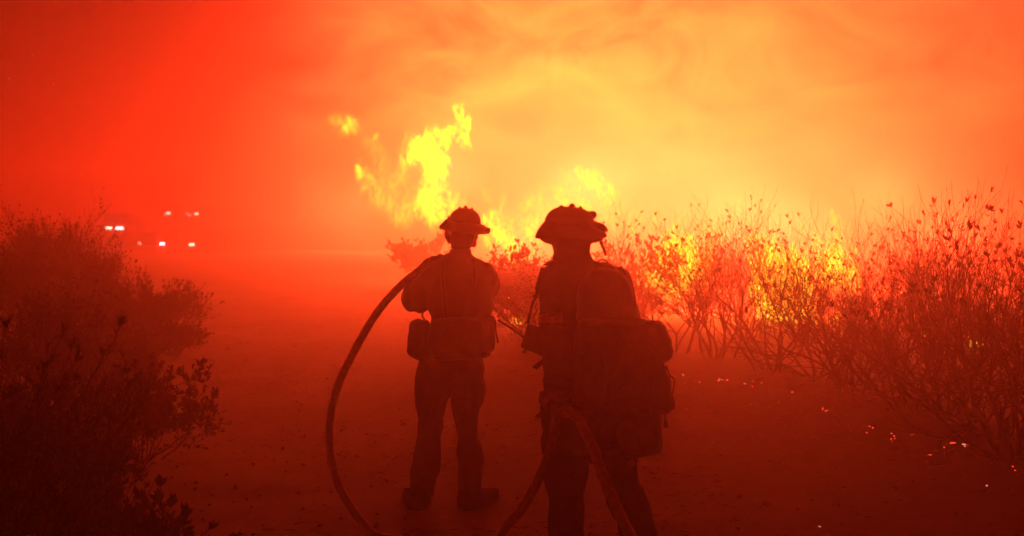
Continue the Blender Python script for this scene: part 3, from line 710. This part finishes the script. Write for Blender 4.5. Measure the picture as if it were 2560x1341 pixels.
def leaf_frame(p, d, s):
    d = d.normalized(); x = rand_perp(d); z = x.cross(d)
    m = Matrix((x, d, z)).transposed().to_4x4(); m = Matrix.Translation(p) @ m @ Matrix.Scale(s, 4); return m
def shrub(base, H, spread, label, stems=8, kids=(4, 4, 4), levels=4, up=.25, leafy=0, parts=0, r0=.013, cluster=5, lsize=1.0, group='bare brush beside the track', cat='shrub', name='shrub', lean=(0, 0), lmesh=None, leafmat='leaf', tipleaf=.1, wig=.12, minr=.0014):
    base = Vector(base); br, tips = grow(stems, H, spread, kids, levels, up, r0, lean=lean, wig=wig)
    root = empty(name, base); tag(root, label, cat, group)
    a = MB(); b = MB()
    for pts, rad, lv in br:
        rad = [max(r, minr) for r in rad]
        (a if lv == 0 else b).tube(pts, rad, 6 if lv == 0 else 3, cap=False)
    for mb, nm in ((a, 'trunk'), (b, 'twigs')):
        me = mb.mesh(nm); me.materials.append(M['bark']); me.polygons.foreach_set('use_smooth', [True]*len(me.polygons))
        o = bpy.data.objects.new(nm, me); C.objects.link(o); o.parent = root
        if nm == 'twigs': o['kind'] = 'stuff'
    # leaves: tufts at some tips, singles along twigs
    fr = []
    random.shuffle(tips)
    nt = int(len(tips)*tipleaf)
    top = sorted(tips[:nt*2], key=lambda t: -t[0].z)[:nt]
    for p, d, c in top:
        for k in range(cluster+random.randint(-1, 2)):
            dd = (d+rand_perp(d)*random.uniform(.3, 1.3)+Vector((0, 0, .35))).normalized()
            fr.append(leaf_frame(p-d*random.random()*.03, dd, lsize*random.uniform(.7, 1.15)))
    for k in range(leafy):
        pts, rad, lv = random.choice(br)
        if lv < 2 and levels > 2: continue
        i = random.randrange(len(pts)-1); p = pts[i].lerp(pts[i+1], random.random()); d = (pts[i+1]-pts[i]).normalized()
        fr.append(leaf_frame(p, (d+rand_perp(d)*random.uniform(.4, 1.2)).normalized(), lsize*random.uniform(.6, 1.1)))
    fr.sort(key=lambda m: (base+m.translation-Vector((0, 0, 1.8))).length)
    lm = lmesh or LEAF
    if lm.materials[0] != M[leafmat] and lm.materials: 
        lm = lm.copy(); lm.materials[0] = M[leafmat]
    sel = fr[:parts]; rest = fr[parts:]
    if parts and leafy:
        random.shuffle(fr); sel = fr[:parts]; rest = fr[parts:]
    for m in sel:
        o = bpy.data.objects.new('leaf', lm); C.objects.link(o); o.parent = root; o.matrix_local = m
    if rest:
        lv = np.array([v.co[:] for v in lm.vertices]); lf = [tuple(p.vertices) for p in lm.polygons]
        V = []; F = []
        for m in rest:
            k = len(V); A = np.array(m); V += [tuple(x) for x in (lv @ A[:3, :3].T+A[:3, 3])]; F += [tuple(i+k for i in f) for f in lf]
        me = bpy.data.meshes.new('foliage'); me.from_pydata(V, [], F); me.materials.append(M[leafmat])
        o = bpy.data.objects.new('foliage', me); C.objects.link(o); o.parent = root; o['kind'] = 'stuff'
    return root
def at_ground(px, D):
    x = (px-1280)/FPX*D; return Vector((x, D, gz(x, D)))
def hgt(py, D): return CAMZ-(py-520)*D/FPX
# right side, front row (px of base, D, height, ...)
shrub(at_ground(2585, 7.3), 1.85, R(52), 'nearest bare shrub at the right edge, tips with tufts of dry leaves', stems=9, kids=(5, 4, 4), parts=140, tipleaf=.10, r0=.017, lsize=.9, cluster=8)
shrub(at_ground(2470, 8.4), 1.72, R(58), 'shrub with arching bare stems and leaf tufts in front of the right edge', stems=10, kids=(5, 4, 4), parts=120, tipleaf=.10, r0=.016, lsize=.9, cluster=8)
shrub(at_ground(2300, 9.3), 1.86, R(50), 'densest tangled shrub standing at right between the two ember patches', stems=11, kids=(5, 5, 4), leafy=400, tipleaf=.07, parts=100, lsize=.8, r0=.015)
shrub(at_ground(2130, 10.2), 1.80, R(50), 'bare shrub with dark knot of foliage left of the densest shrub', stems=10, kids=(5, 5, 4), leafy=700, lsize=.8, tipleaf=.07, parts=60, r0=.015)
shrub(at_ground(1935, 11.3), 1.78, R(48), 'bare shrub in front of the low bright fire on the right', stems=9, kids=(5, 4, 4), tipleaf=.07, parts=40, r0=.016)
shrub(at_ground(1800, 12.3), 1.76, R(42), 'forked bare shrub between the two low fires', stems=8, kids=(5, 5, 4), tipleaf=.05, r0=.017)
shrub(at_ground(1690, 12.9), 1.74, R(45), 'spindly shrub just right of the backpack in front of the left low fire', stems=7, kids=(4, 4, 4), tipleaf=.09, r0=.015)
shrub(at_ground(2700, 9.0), 1.8, R(45), 'bare shrub cut by the right edge of the view', stems=9, kids=(5, 4, 4), tipleaf=.05, r0=.015)
for px, D, H, lb in [(2380, 8.9, 1.5, 'sprawling bare shrub between the densest shrub and the arching one'), (2530, 8.0, 1.35, 'low sprawling shrub under the tallest leaf tufts at right'), (2640, 8.2, 2.0, 'tall shrub with high leaf tufts at the right edge'), (2050, 10.8, 1.45, 'tangled half height shrub right of the brightest low fire'), (2220, 9.9, 1.5, 'tangled half height shrub in the thick of the right brush')]:
    shrub(at_ground(px, D), H, R(46), lb, stems=9, kids=(4, 5, 4), leafy=200, tipleaf=.08, r0=.014, up=.3, lsize=.8)
# behind
back = [(1600, 15.0, 1.78, 'pale smoke veiled shrub right behind the near firefighter shoulder'), (1745, 15.5, 1.72, 'thin upright shrub behind the forked shrub'), (1870, 14.3, 1.95, 'tall tapering shrub with a spire of twigs at right of centre'),
        (2010, 13.6, 1.72, 'shrub behind the low bright fire seen through bare stems'), (2190, 12.6, 1.80, 'wispy tall shrub rising behind the tangled shrubs'), (2330, 12.0, 1.78, 'upright bare shrub behind the densest shrub'),
        (2440, 11.2, 1.66, 'low thicket shrub behind the arching shrub at right'), (2560, 11.4, 1.6, 'far thicket shrub at the right margin')]
for px, D, H, lb in back:
    shrub(at_ground(px, D), H, R(34), lb, stems=10, kids=(4, 4, 3), up=.28, tipleaf=.04, r0=.011)
# leafy bushes in front of the big fire
shrub(at_ground(1068, 23.0), hgt(578, 23.0), R(44), 'small leafy bush left of the far firefighter neck, in front of the flames', stems=9, kids=(4, 4, 4), leafy=2600, lsize=2.6, tipleaf=.3, cluster=3, group='leafy bushes by the fire')
shrub(at_ground(1352, 13.5), hgt(628, 13.5), R(42), 'leafy bush between the two firefighters', stems=9, kids=(4, 4, 4), leafy=2200, lsize=1.8, tipleaf=.6, cluster=4, group='leafy bushes by the fire')
shrub(at_ground(1560, 16.5), hgt(600, 16.5), R(55), 'leafy bush behind the near firefighter, just right of the helmet', stems=9, kids=(4, 4, 4), leafy=1800, lsize=2.0, tipleaf=.3, cluster=4, group='leafy bushes by the fire')
# left bank: misty brush
q_ = random.Random(5)
left_words = ['nearest the open track', 'second from the open track', 'third from the open track', 'in the hollow of the bank', 'in the middle of the bank', 'tallest, its spikes standing highest', 'just left of the tallest', 'behind the leafy bush', 'farther up the bank', 'far up the bank, in thick smoke', 'farthest up the bank', 'cut by the left edge of the view', 'low in front of the bank', 'low at the foot of the bank', 'directly behind the dark leafy bush', 'right behind the knee high bush', 'lowest and nearest along the track']
left = [(408, 13.5, 700, 1500), (330, 13.0, 715, 1500), (250, 14.5, 650, 1500), (205, 16.5, 590, 1500), (130, 18.0, 520, 1300), (60, 18.5, 560, 1300), (-10, 17.0, 560, 1500), (20, 14.0, 640, 2000), (110, 13.0, 690, 2000), (190, 12.0, 745, 2000), (275, 11.5, 800, 2000), (-80, 13.0, 600, 2000), (350, 11.2, 850, 2000), (430, 12.2, 860, 1500), (60, 9.0, 740, 2500), (190, 9.2, 820, 2500), (300, 9.6, 885, 2000)]
for (px, D, top, lf), lb in zip(left, left_words):
    b_ = at_ground(px, D)
    shrub(b_, max(.4, hgt(top, D)-b_.z), R(44), 'misty brush '+lb, stems=20, kids=(5, 5, 4), up=.35, leafy=lf*2, lsize=.95, tipleaf=.12, cluster=3, r0=.007, group='misty brush on the left bank', wig=.09)
# near left: leafy, out of focus
shrub(at_ground(-150, 3.9), 1.40, R(34), 'tall dark leafy bush at the left edge, nearest the camera', stems=11, kids=(5, 4, 4), leafy=2600, parts=220, lsize=.95, tipleaf=.4, cluster=6, r0=.012, lmesh=LEAFB, group='leafy bushes by the camera', leafmat='leafdark')
shrub(at_ground(-10, 4.8), .98, R(32), 'dark leafy bush spreading right of the left edge bush', stems=11, kids=(5, 4, 4), leafy=2800, parts=220, lsize=.95, tipleaf=.4, cluster=6, r0=.011, lmesh=LEAFB, group='leafy bushes by the camera', leafmat='leafdark')
shrub(at_ground(80, 5.6), .66, R(34), 'knee high leafy bush on the left behind the small sage', stems=11, kids=(5, 4, 4), leafy=2800, parts=120, lsize=.95, tipleaf=.4, cluster=6, r0=.010, lmesh=LEAFB, group='leafy bushes by the camera', leafmat='leafdark')
shrub(at_ground(265, 4.1), .62, R(62), 'small sage plant with narrow leaves at lower left beside the track', stems=14, kids=(4, 4), levels=3, leafy=1200, parts=200, lsize=1.2, tipleaf=.6, cluster=7, r0=.006, group='leafy bushes by the camera', leafmat='leafdark', cat='plant', name='sage_plant')
shrub(at_ground(60, 3.4), .72, R(60), 'dark low sage plant in the bottom left corner', stems=14, kids=(4, 4), levels=3, leafy=1400, parts=120, lsize=1.3, tipleaf=.6, cluster=7, r0=.006, group='leafy bushes by the camera', leafmat='leafdark', cat='plant', name='sage_plant')
shrub(at_ground(340, 7.2), .70, R(62), 'half hidden low bush at the foot of the left bank', stems=14, kids=(5, 4, 4), leafy=2600, lsize=1.1, tipleaf=.4, cluster=5, r0=.007, group='misty brush on the left bank')

for px, D, H, lb in [(215, 4.7, .50, 'low dark sage between the two leafy bushes and the track'), (205, 5.2, .40, 'small dark sage tuft farthest onto the track at lower left'), (80, 6.6, .80, 'dark bush filling the gap behind the low sage'), (150, 3.7, .48, 'dark sage close to the camera near the bottom left corner'), (350, 4.4, .34, 'smallest sage tuft at the bottom of the picture left of the hose loop')]:
    shrub(at_ground(px, D), H, R(50), lb, stems=14, kids=(4, 4), levels=3, leafy=1500, parts=60, lsize=.95, tipleaf=.6, cluster=7, r0=.006, group='leafy bushes by the camera', leafmat='leafdark', cat='plant', name='sage_plant')

# ------------------------------------------------------------------ flames: crumpled glowing sheets of burning gas
def flame_mat():
    m = bpy.data.materials.new('flame'); m.use_nodes = True; q = NG(m.node_tree)
    t = q.n('ShaderNodeTexCoord').outputs['Object']
    at = q.n('ShaderNodeAttribute', attribute_name='fade').outputs['Fac']
    mp = q.n('ShaderNodeMapping'); q.set(mp.inputs['Vector'], t); mp.inputs['Scale'].default_value = (1, 1, .55)
    w = q.noise(mp.outputs[0], 3.6, 7, .68, 1.6); w2 = q.noise(mp.outputs[0], 11.0, 5, .68, 1.4)
    d = q.add(q.mul(w, .75), q.mul(w2, .25))
    a = q.smooth(d, .46, .60, 0, 1)
    a = q.mul(a, q.m('POWER', at, 1.35))
    al = q.m('MULTIPLY', a, .42, clamp=True)
    hot = q.smooth(q.mul(d, q.add(.6, q.mul(at, .5))), .34, .62, 0, 1)
    em = q.n('ShaderNodeEmission')
    q.set(em.inputs[0], q.rgb(2.4, q.add(.75, q.mul(hot, .65)), q.add(.05, q.mul(hot, .0)))); em.inputs[1].default_value = FLAME
    tr = q.n('ShaderNodeBsdfTransparent'); mx = q.n('ShaderNodeMixShader'); q.set(mx.inputs[0], al); q.set(mx.inputs[1], tr.outputs[0]); q.set(mx.inputs[2], em.outputs[0])
    o = q.n('ShaderNodeOutputMaterial'); q.set(o.inputs[0], mx.outputs[0])
    m.cycles.emission_sampling = 'NONE'
    return m
FLAME = 2.1
M['flame'] = flame_mat()
def flame(D, blobs, label, sheets=14, group='flames in the brush', depth=1.0, grow_=1.0, gain=1.0):
    """blobs: (px, py, radius px, strength)"""
    V = []; F = []; A = []
    nu, nv = 6, 7
    for b in blobs:
        px, py, r = b[:3]; st = (b[3] if len(b) > 3 else 1.0)*gain
        c0 = P(px, py, D); rm = r*grow_*1.22*D/FPX
        for k in range(max(2, int(sheets*(.4+.6*st)))):
            c = c0+Vector((random.gauss(0, .45)*rm, random.gauss(0, .9*depth)*rm, random.gauss(0, .45)*rm))
            sx = rm*random.uniform(.45, .95); sz = rm*random.uniform(1.1, 2.1)
            Rm = Matrix.Rotation(random.uniform(0, 6.28), 3, 'Z') @ Matrix.Rotation(random.gauss(0, .45), 3, 'X') @ Matrix.Rotation(random.gauss(0, .35), 3, 'Y')
            base = len(V); bend = random.uniform(-.7, .7); sd = random.random()*50
            for j in range(nv):
                for i in range(nu):
                    u = -1+2*i/(nu-1); v = -1+2*j/(nv-1)
                    q = Vector((u*sx*(1-.25*v), (bend*(u*u-.4)+.4*noise.noise(Vector((u*1.3+sd, v*1.3, 0))))*rm, v*sz))
                    q.x += .35*rm*noise.noise(Vector((v*1.5, sd, 0)))
                    V.append(tuple(c+Rm @ q)); e = max(0, 1-abs(u)**2)*max(0, 1-abs(v)**2); A.append(min(1, 1.25*e)*st)
            for j in range(nv-1):
                for i in range(nu-1):
                    a = base+j*nu+i; F.append((a, a+1, a+nu+1, a+nu))
    me = bpy.data.meshes.new('flame'); me.from_pydata(V, [], F)
    at = me.attributes.new('fade', 'FLOAT', 'POINT'); at.data.foreach_set('value', A)
    lo = min(range(len(V)), key=lambda i: V[i][2])
    o = link_mesh('flame', me, M['flame'], None, origin=(V[lo][0], V[lo][1], V[lo][2]))
    tag(o, label, 'flame', group); return o
flame(24, [(1144, 275, 10, 1), (1149, 293, 9, 1), (1165, 318, 13, 1), (1158, 343, 16, 1), (1134, 333, 15, 1), (1112, 345, 17, 1), (1095, 340, 15, .8), (1072, 352, 17, .9), (1040, 364, 15, 1), (1023, 390, 18, 1), (1010, 400, 10, .6), (935, 362, 10, .3), (950, 372, 10, .3), (925, 450, 14, .4), (940, 470, 14, .4), (955, 500, 16, .4), (970, 520, 16, .45), (1000, 535, 18, .5), (1030, 500, 16, .5), (1040, 470, 12, .4), (1056, 384, 22, 1), (1092, 380, 24, 1), (1076, 412, 20, 1), (1101, 420, 20, 1), (1112, 400, 14, .8),
           (1087, 442, 18, 1), (1105, 452, 13, 1), (1072, 478, 21, 1), (1064, 505, 24, 1), (1092, 500, 26, 1), (1122, 505, 20, .9), (1055, 528, 16, .9), (1085, 530, 20, .8), (1120, 530, 20, .8), (1140, 500, 14, .6)],
      'tallest bright yellow flame standing up and bending right above the left firefighter helmet', sheets=13)
flame(25, [(839, 298, 12, .65), (851, 312, 10, .6), (862, 322, 11, .7), (875, 309, 13, .7), (880, 300, 9, .5), (898, 320, 9, .55), (888, 330, 8, .4), (905, 232, 7, .3), (871, 245, 6, .15)],
      'detached wisp of flame highest on the left of the fire', sheets=20, gain=.72)
flame(24.5, [(941, 341, 7, .6), (918, 357, 14, .35), (936, 384, 14, .35), (895, 418, 10, .6), (900, 432, 9, .7), (912, 438, 11, .7), (921, 466, 14, .5), (944, 485, 15, .45), (962, 412, 18, .35), (977, 455, 22, .4), (1008, 430, 16, .5), (1002, 450, 14, .4), (980, 500, 22, .45), (1020, 515, 22, .6), (990, 540, 20, .4), (930, 500, 14, .35), (955, 440, 16, .3)],
      'thin ragged orange flame left of the tallest flame', sheets=20, gain=.8)
flame(20, [(1226, 556, 14, .9), (1240, 572, 13, .9), (1248, 590, 13, .9), (1262, 600, 14, .8), (1270, 575, 15, .8), (1280, 615, 14, .9), (1293, 635, 14, 1), (1300, 655, 12, .9), (1285, 660, 12, .8), (1262, 622, 12, .7), (1300, 600, 16, .7), (1325, 585, 16, .7), (1315, 560, 14, .6), (1340, 600, 14, .7), (1318, 620, 14, .8), (1240, 545, 12, .6), (1210, 560, 12, .6), (1230, 610, 14, .7), (1215, 590, 14, .7), (1340, 560, 14, .5), (1285, 680, 9, .6)],
      'sloping bank of fire between the two helmets', sheets=12)
flame(26, [(1452, 436, 11, 1), (1466, 442, 12, .9), (1491, 436, 10, .9), (1478, 455, 15, .8), (1497, 462, 14, .9), (1510, 476, 14, .9), (1525, 480, 12, .8), (1518, 498, 13, .6), (1535, 476, 8, .6)],
      'separate yellow flame in the smoke above and right of the near firefighter helmet', sheets=11)
flame(24, [(1395, 492, 12, .6), (1402, 478, 10, .5), (1380, 515, 12, .8), (1376, 530, 11, .8), (1410, 508, 13, .6), (1455, 508, 12, .7), (1440, 518, 12, .7), (1328, 510, 10, .6), (1326, 530, 12, .5), (1350, 560, 14, .4), (1470, 525, 12, .5), (1360, 540, 12, .6)],
      'ragged low flames licking up behind the near firefighter helmet', sheets=11)
flame(17.5, [(1690, 650, 16, 1), (1668, 660, 15, 1), (1655, 640, 12, .7), (1712, 655, 15, 1), (1735, 662, 14, 1), (1690, 680, 15, .9), (1720, 685, 12, .8), (1690, 615, 14, .5), (1750, 680, 10, .7), (1655, 690, 10, .5), (1640, 715, 11, .8), (1612, 705, 9, .7), (1676, 712, 10, .6), (1748, 640, 12, .4), (1700, 625, 14, .5), (1622, 660, 12, .4), (1775, 600, 14, .3)],
      'low bright fire burning through the brush right of the backpack firefighter shoulder', sheets=32, grow_=2.0)
flame(16.5, [(1925, 650, 14, .8), (1912, 690, 14, .9), (1925, 720, 15, 1), (1938, 745, 16, 1), (1960, 735, 15, 1), (1955, 765, 14, 1), (1985, 700, 15, 1), (1980, 745, 14, 1), (2000, 770, 13, 1), (1960, 690, 15, 1), (1950, 660, 14, .7), (1985, 670, 13, .7), (2010, 735, 12, .8), (1925, 770, 11, .9), (1880, 612, 10, .5), (1915, 620, 12, .5), (1990, 785, 9, .8)],
      'brightest low fire glowing among the bare stems at right of centre', sheets=32, grow_=2.0)
flame(16.5, [(2090, 545, 5, .45), (2082, 534, 4, .3), (2075, 640, 12, .6), (2078, 670, 13, .9), (2095, 680, 11, .9), (2112, 685, 9, .8), (2060, 690, 12, .7), (2085, 600, 12, .4), (2125, 715, 9, .6), (2130, 740, 9, .4), (2055, 640, 12, .5), (2035, 610, 12, .35), (2100, 620, 10, .35)],
      'narrow rising fire behind the brush right of the brightest low fire', sheets=26, grow_=2.0)
flame(27.5, [(x, y, r, .5) for x, y, r in [(1190, 540, 26), (1230, 520, 26), (1265, 545, 28), (1300, 530, 26), (1335, 500, 24), (1370, 520, 26), (1400, 495, 28), (1440, 490, 26), (1480, 510, 28), (1520, 530, 28), (1560, 545, 26), (1600, 560, 24), (1420, 450, 22), (1550, 500, 22), (1640, 555, 22), (1700, 560, 20)]],
      'broad dim sheet of fire glowing behind both helmets', sheets=9)
for D, px, py, r, lb in [(15, 2091, 789, 7, 'small round flame low in the tangled brush'), (14.5, 2141, 812, 8, 'small upright flame low between the tangled shrubs'), (13, 2440, 860, 9, 'flat patch of fire on the ground behind the right shrubs'), (13, 2388, 875, 7, 'tiny fire left of the flat patch at the right'), (13.2, 2325, 840, 6, 'tiny fire spot deep in the densest shrub'), (16, 1292, 800, 12, 'small fire at the foot of the brush beside the radio antenna')]:
    flame(D, [(px, py, r, 1), (px+r*.8, py+r*.3, r*.7, .9), (px-r*.7, py+r*.2, r*.6, .8), (px+r*1.6, py+r*.2, r*.5, .7)], lb, sheets=10)

# ------------------------------------------------------------------ embers
def ember(px, py, w, ang, hot, D=None):
    p = ground_at(px, py) if D is None else P(px, py, D)
    k = p.y/FPX; L = w*k
    mb = MB(); a = R(ang); d = Vector((math.cos(a), 0, math.sin(a)))*L/2; c = p+Vector((0, 0, .01))
    if w < 7: mb.ellipsoid(c, (L*.5, L*.4, L*.35), None, nu=7, nv=5)
    else: mb.tube([c-d, c-d*.4+Vector((0, 0, L*.03)), c+d*.4, c+d], [.3*L*.25, .3*L*.5, .3*L*.4, .3*L*.2], 6)
    o = mb.build('ember', M['emberhot' if hot else 'ember'], None, origin=p); return o
GE = 'glowing embers on the ground'
lst = [(1708, 940, 4, 0, 1), (1749, 958, 4, 0, 0), (1797, 953, 13, 62, 0), (1805, 952, 7, 0, 0), (1818, 953, 6, 0, 0), (1862, 962, 7, 0, 1), (1882, 956, 5, 0, 0), (1904, 960, 5, 0, 0), (1881, 969, 4, 0, 0), (1981, 983, 6, 50, 0),
       (2057, 1025, 9, 70, 0), (2066, 1030, 9, 20, 0), (2174, 1069, 5, 0, 0), (2182, 1073, 5, 0, 0), (2167, 1085, 4, 0, 0), (2229, 1087, 5, 0, 0), (2235, 1094, 5, 0, 0), (2228, 1101, 5, 0, 0), (2237, 1100, 4, 0, 0), (2231, 1108, 3, 0, 0), (2281, 1090, 9, 10, 0),
       (2411, 1115, 13, -10, 1), (2413, 1120, 9, -25, 1), (2360, 1122, 5, 0, 0), (2382, 1111, 16, 8, 0), (2326, 1141, 9, 0, 0), (2467, 1218, 5, 0, 1), (2532, 1170, 5, 0, 0), (2538, 1180, 5, 0, 0), (2049, 1321, 7, -15, 1), (2306, 962, 7, 50, 1), (2283, 1001, 8, 40, 0), (2474, 1001, 16, -70, 0), (1950, 895, 12, -25, 1), (1964, 899, 5, 0, 1), (2024, 857, 6, 40, 1)]
for i, (x, y, w, a, h) in enumerate(lst):
    o = ember(x, y, w, a, h)
    big = {2: 'curved red glowing twig on the dirt right of the backpack', 5: 'palest round ember on the dirt right of the backpack', 21: 'upper of two bright orange glowing sticks under the right shrubs', 22: 'lower of two bright orange glowing sticks under the right shrubs',
           29: 'lone tiny pale spark on the bare dirt at bottom right', 32: 'slanting red glowing stick under the far right shrub', 33: 'pale glowing stick below the brightest low fire', 24: 'faint long glowing twig left of the two bright glowing sticks'}
    tag(o, big.get(i, 'tiny glowing red ember lying on the dirt under the right brush'), 'ember', GE)
for (x, y, w, D) in [(23, 198, 5, 20), (134, 213, 4, 20), (81, 140, 3, 20)]:
    tag(ember(x, y, w, 0, 0, D), 'tiny red spark drifting in the dark smoke at upper left', 'spark', 'sparks drifting at upper left')

# ------------------------------------------------------------------ stones and debris
def stones():
    ms = []
    for k in range(6):
        mb = MB(); sd = random.random()*9
        mb.ellipsoid((0, 0, 0), (1, .8, .55), None, nu=8, nv=5)
        mb.v = [tuple(Vector(v)*(1+.35*noise.noise(Vector(v)*1.4+Vector((sd, 0, 0))))) for v in mb.v]
        me = mb.mesh('stone'); me.materials.append(M['stone']); ms.append(me)
    V = []; F = []
    bases = [(np.array([v.co[:] for v in me.vertices]), [tuple(p.vertices) for p in me.polygons]) for me in ms]
    for i in range(5200):
        D = 2.6+12*random.random()**1.3; x = random.uniform(-.55, .55)*D*1.1
        s = .004+.012*random.random()**4+(.02 if random.random() < .012 else 0)
        bv, bf = random.choice(bases); k = len(V); a = random.random()*6.28
        ca, sa = math.cos(a)*s, math.sin(a)*s; z = gz(x, D)+.004
        V += [(x+v[0]*ca-v[1]*sa, D+v[0]*sa+v[1]*ca, z+v[2]*s+.3*s) for v in bv]; F += [tuple(j+k for j in f) for f in bf]
    me = bpy.data.meshes.new('gravel'); me.from_pydata(V, [], F)
    o = link_mesh('gravel', me, M['stone'], None); tag(o, 'loose gravel and clods scattered on the dirt track', 'gravel', kind='stuff')
    V = []; F = []
    for i in range(5000):
        D = 3.2+14*random.random(); x = random.uniform(-.55, .6)*D
        if noise.noise(Vector((x*.7, D*.7, 5))) < .0: continue
        a = random.random()*6.28; L = random.uniform(.02, .09); z = gz(x, D)+.012
        d = Vector((math.cos(a), math.sin(a), random.gauss(0, .25)))*L; n_ = Vector((-math.sin(a), math.cos(a), 0))*.0022; k = len(V); c = Vector((x, D, z))
        V += [tuple(c-n_), tuple(c+n_), tuple(c+d+n_*.4), tuple(c+d-n_*.4), tuple(c+Vector((0, 0, .004))), tuple(c+d+Vector((0, 0, .003)))]
        F += [(k, k+1, k+2, k+3), (k+1, k+4, k+5, k+2), (k+4, k, k+3, k+5)]
    me = bpy.data.meshes.new('dry_litter'); me.from_pydata(V, [], F)
    o = link_mesh('dry_litter', me, M['bark'], None, smooth=False); tag(o, 'dry stalks and litter strewn over the track edges', 'litter', kind='stuff')
stones()

# ------------------------------------------------------------------ vehicles far off on the left, only their lamps cut through the smoke
def beveled_box(mb, c, r):
    mb.ellipsoid(c, r, None, e=.16, nu=20, nv=8)
def truck(px, D, label, lamps, roofbar=None, yaw=0):
    x = (px-1280)/FPX*D; z0 = gz(x, D)
    root = empty('fire_truck', (x, D, z0)); tag(root, label, 'truck', 'trucks parked in the smoke')
    O = Vector((x, D, z0))
    mb = MB(); beveled_box(mb, O+Vector((0, 1.0, 1.0)), (1.02, 1.05, .55)); beveled_box(mb, O+Vector((0, 1.2, 1.75)), (.95, .8, .55)); beveled_box(mb, O+Vector((0, 3.6, 1.35)), (1.05, 1.8, .8)); mb.build('body', M['paint'], root)
    mb = MB(); beveled_box(mb, O+Vector((0, .43, 1.85)), (.8, .05, .32)); mb.build('windscreen', M['glass'], root)
    for sx in (-.85, .85):
        for sy in (.9, 3.9):
            mb = MB(); c = O+Vector((sx, sy, .42)); mb.tube([c+Vector((-.14, 0, 0)), c+Vector((-.12, 0, 0)), c+Vector((.12, 0, 0)), c+Vector((.14, 0, 0))], [.34, .42, .42, .34], 18); mb.build('wheel', M['tyre'], root)
    for lx, ly, w, h, mt in lamps:
        c = P(lx, ly, D-.12); k = D/FPX
        mb = MB(); beveled_box(mb, Vector((c.x, c.y, c.z)), (w*k/2, .10, h*k/2)); mb.build('headlight', M[mt], root)
        mb = MB(); s = Vector((c.x, c.y+.25, c.z)); beveled_box(mb, s, (w*k/2+.05, .16, h*k/2+.06)); mb.build('lamp_housing', M['plastic'], root)
truck(286, 74, 'truck with a pair of bright wide lamps, leftmost in the smoke', [(272, 570.5, 13, 6.5, 'lamp'), (299, 571, 19, 7.5, 'lampw')])
truck(404, 62, 'truck with the whitest single lamp low in the smoke', [(404, 610, 14, 6.5, 'lampw')])
truck(479, 63, 'truck with one yellowish lamp, right of the whitest lamp', [(479.5, 612, 11, 6, 'lamp')])
truck(421, 96, 'truck with one round lamp in the upper row of lights', [(421, 533, 9, 6, 'lamp'), (413.5, 537, 5, 4, 'lampdim')])
truck(480, 97, 'truck with two small lamps at the right end of the upper row', [(468, 535, 6, 5, 'lampdim'), (474, 538.5, 6, 5, 'lampdim'), (491, 535.5, 8, 6, 'lamp')])
truck(349, 61, 'truck with two tiny dim stacked marker lamps left of the whitest lamp', [(348.5, 606.5, 4, 3, 'lampdim'), (350, 610.5, 6, 4, 'lampdim')])
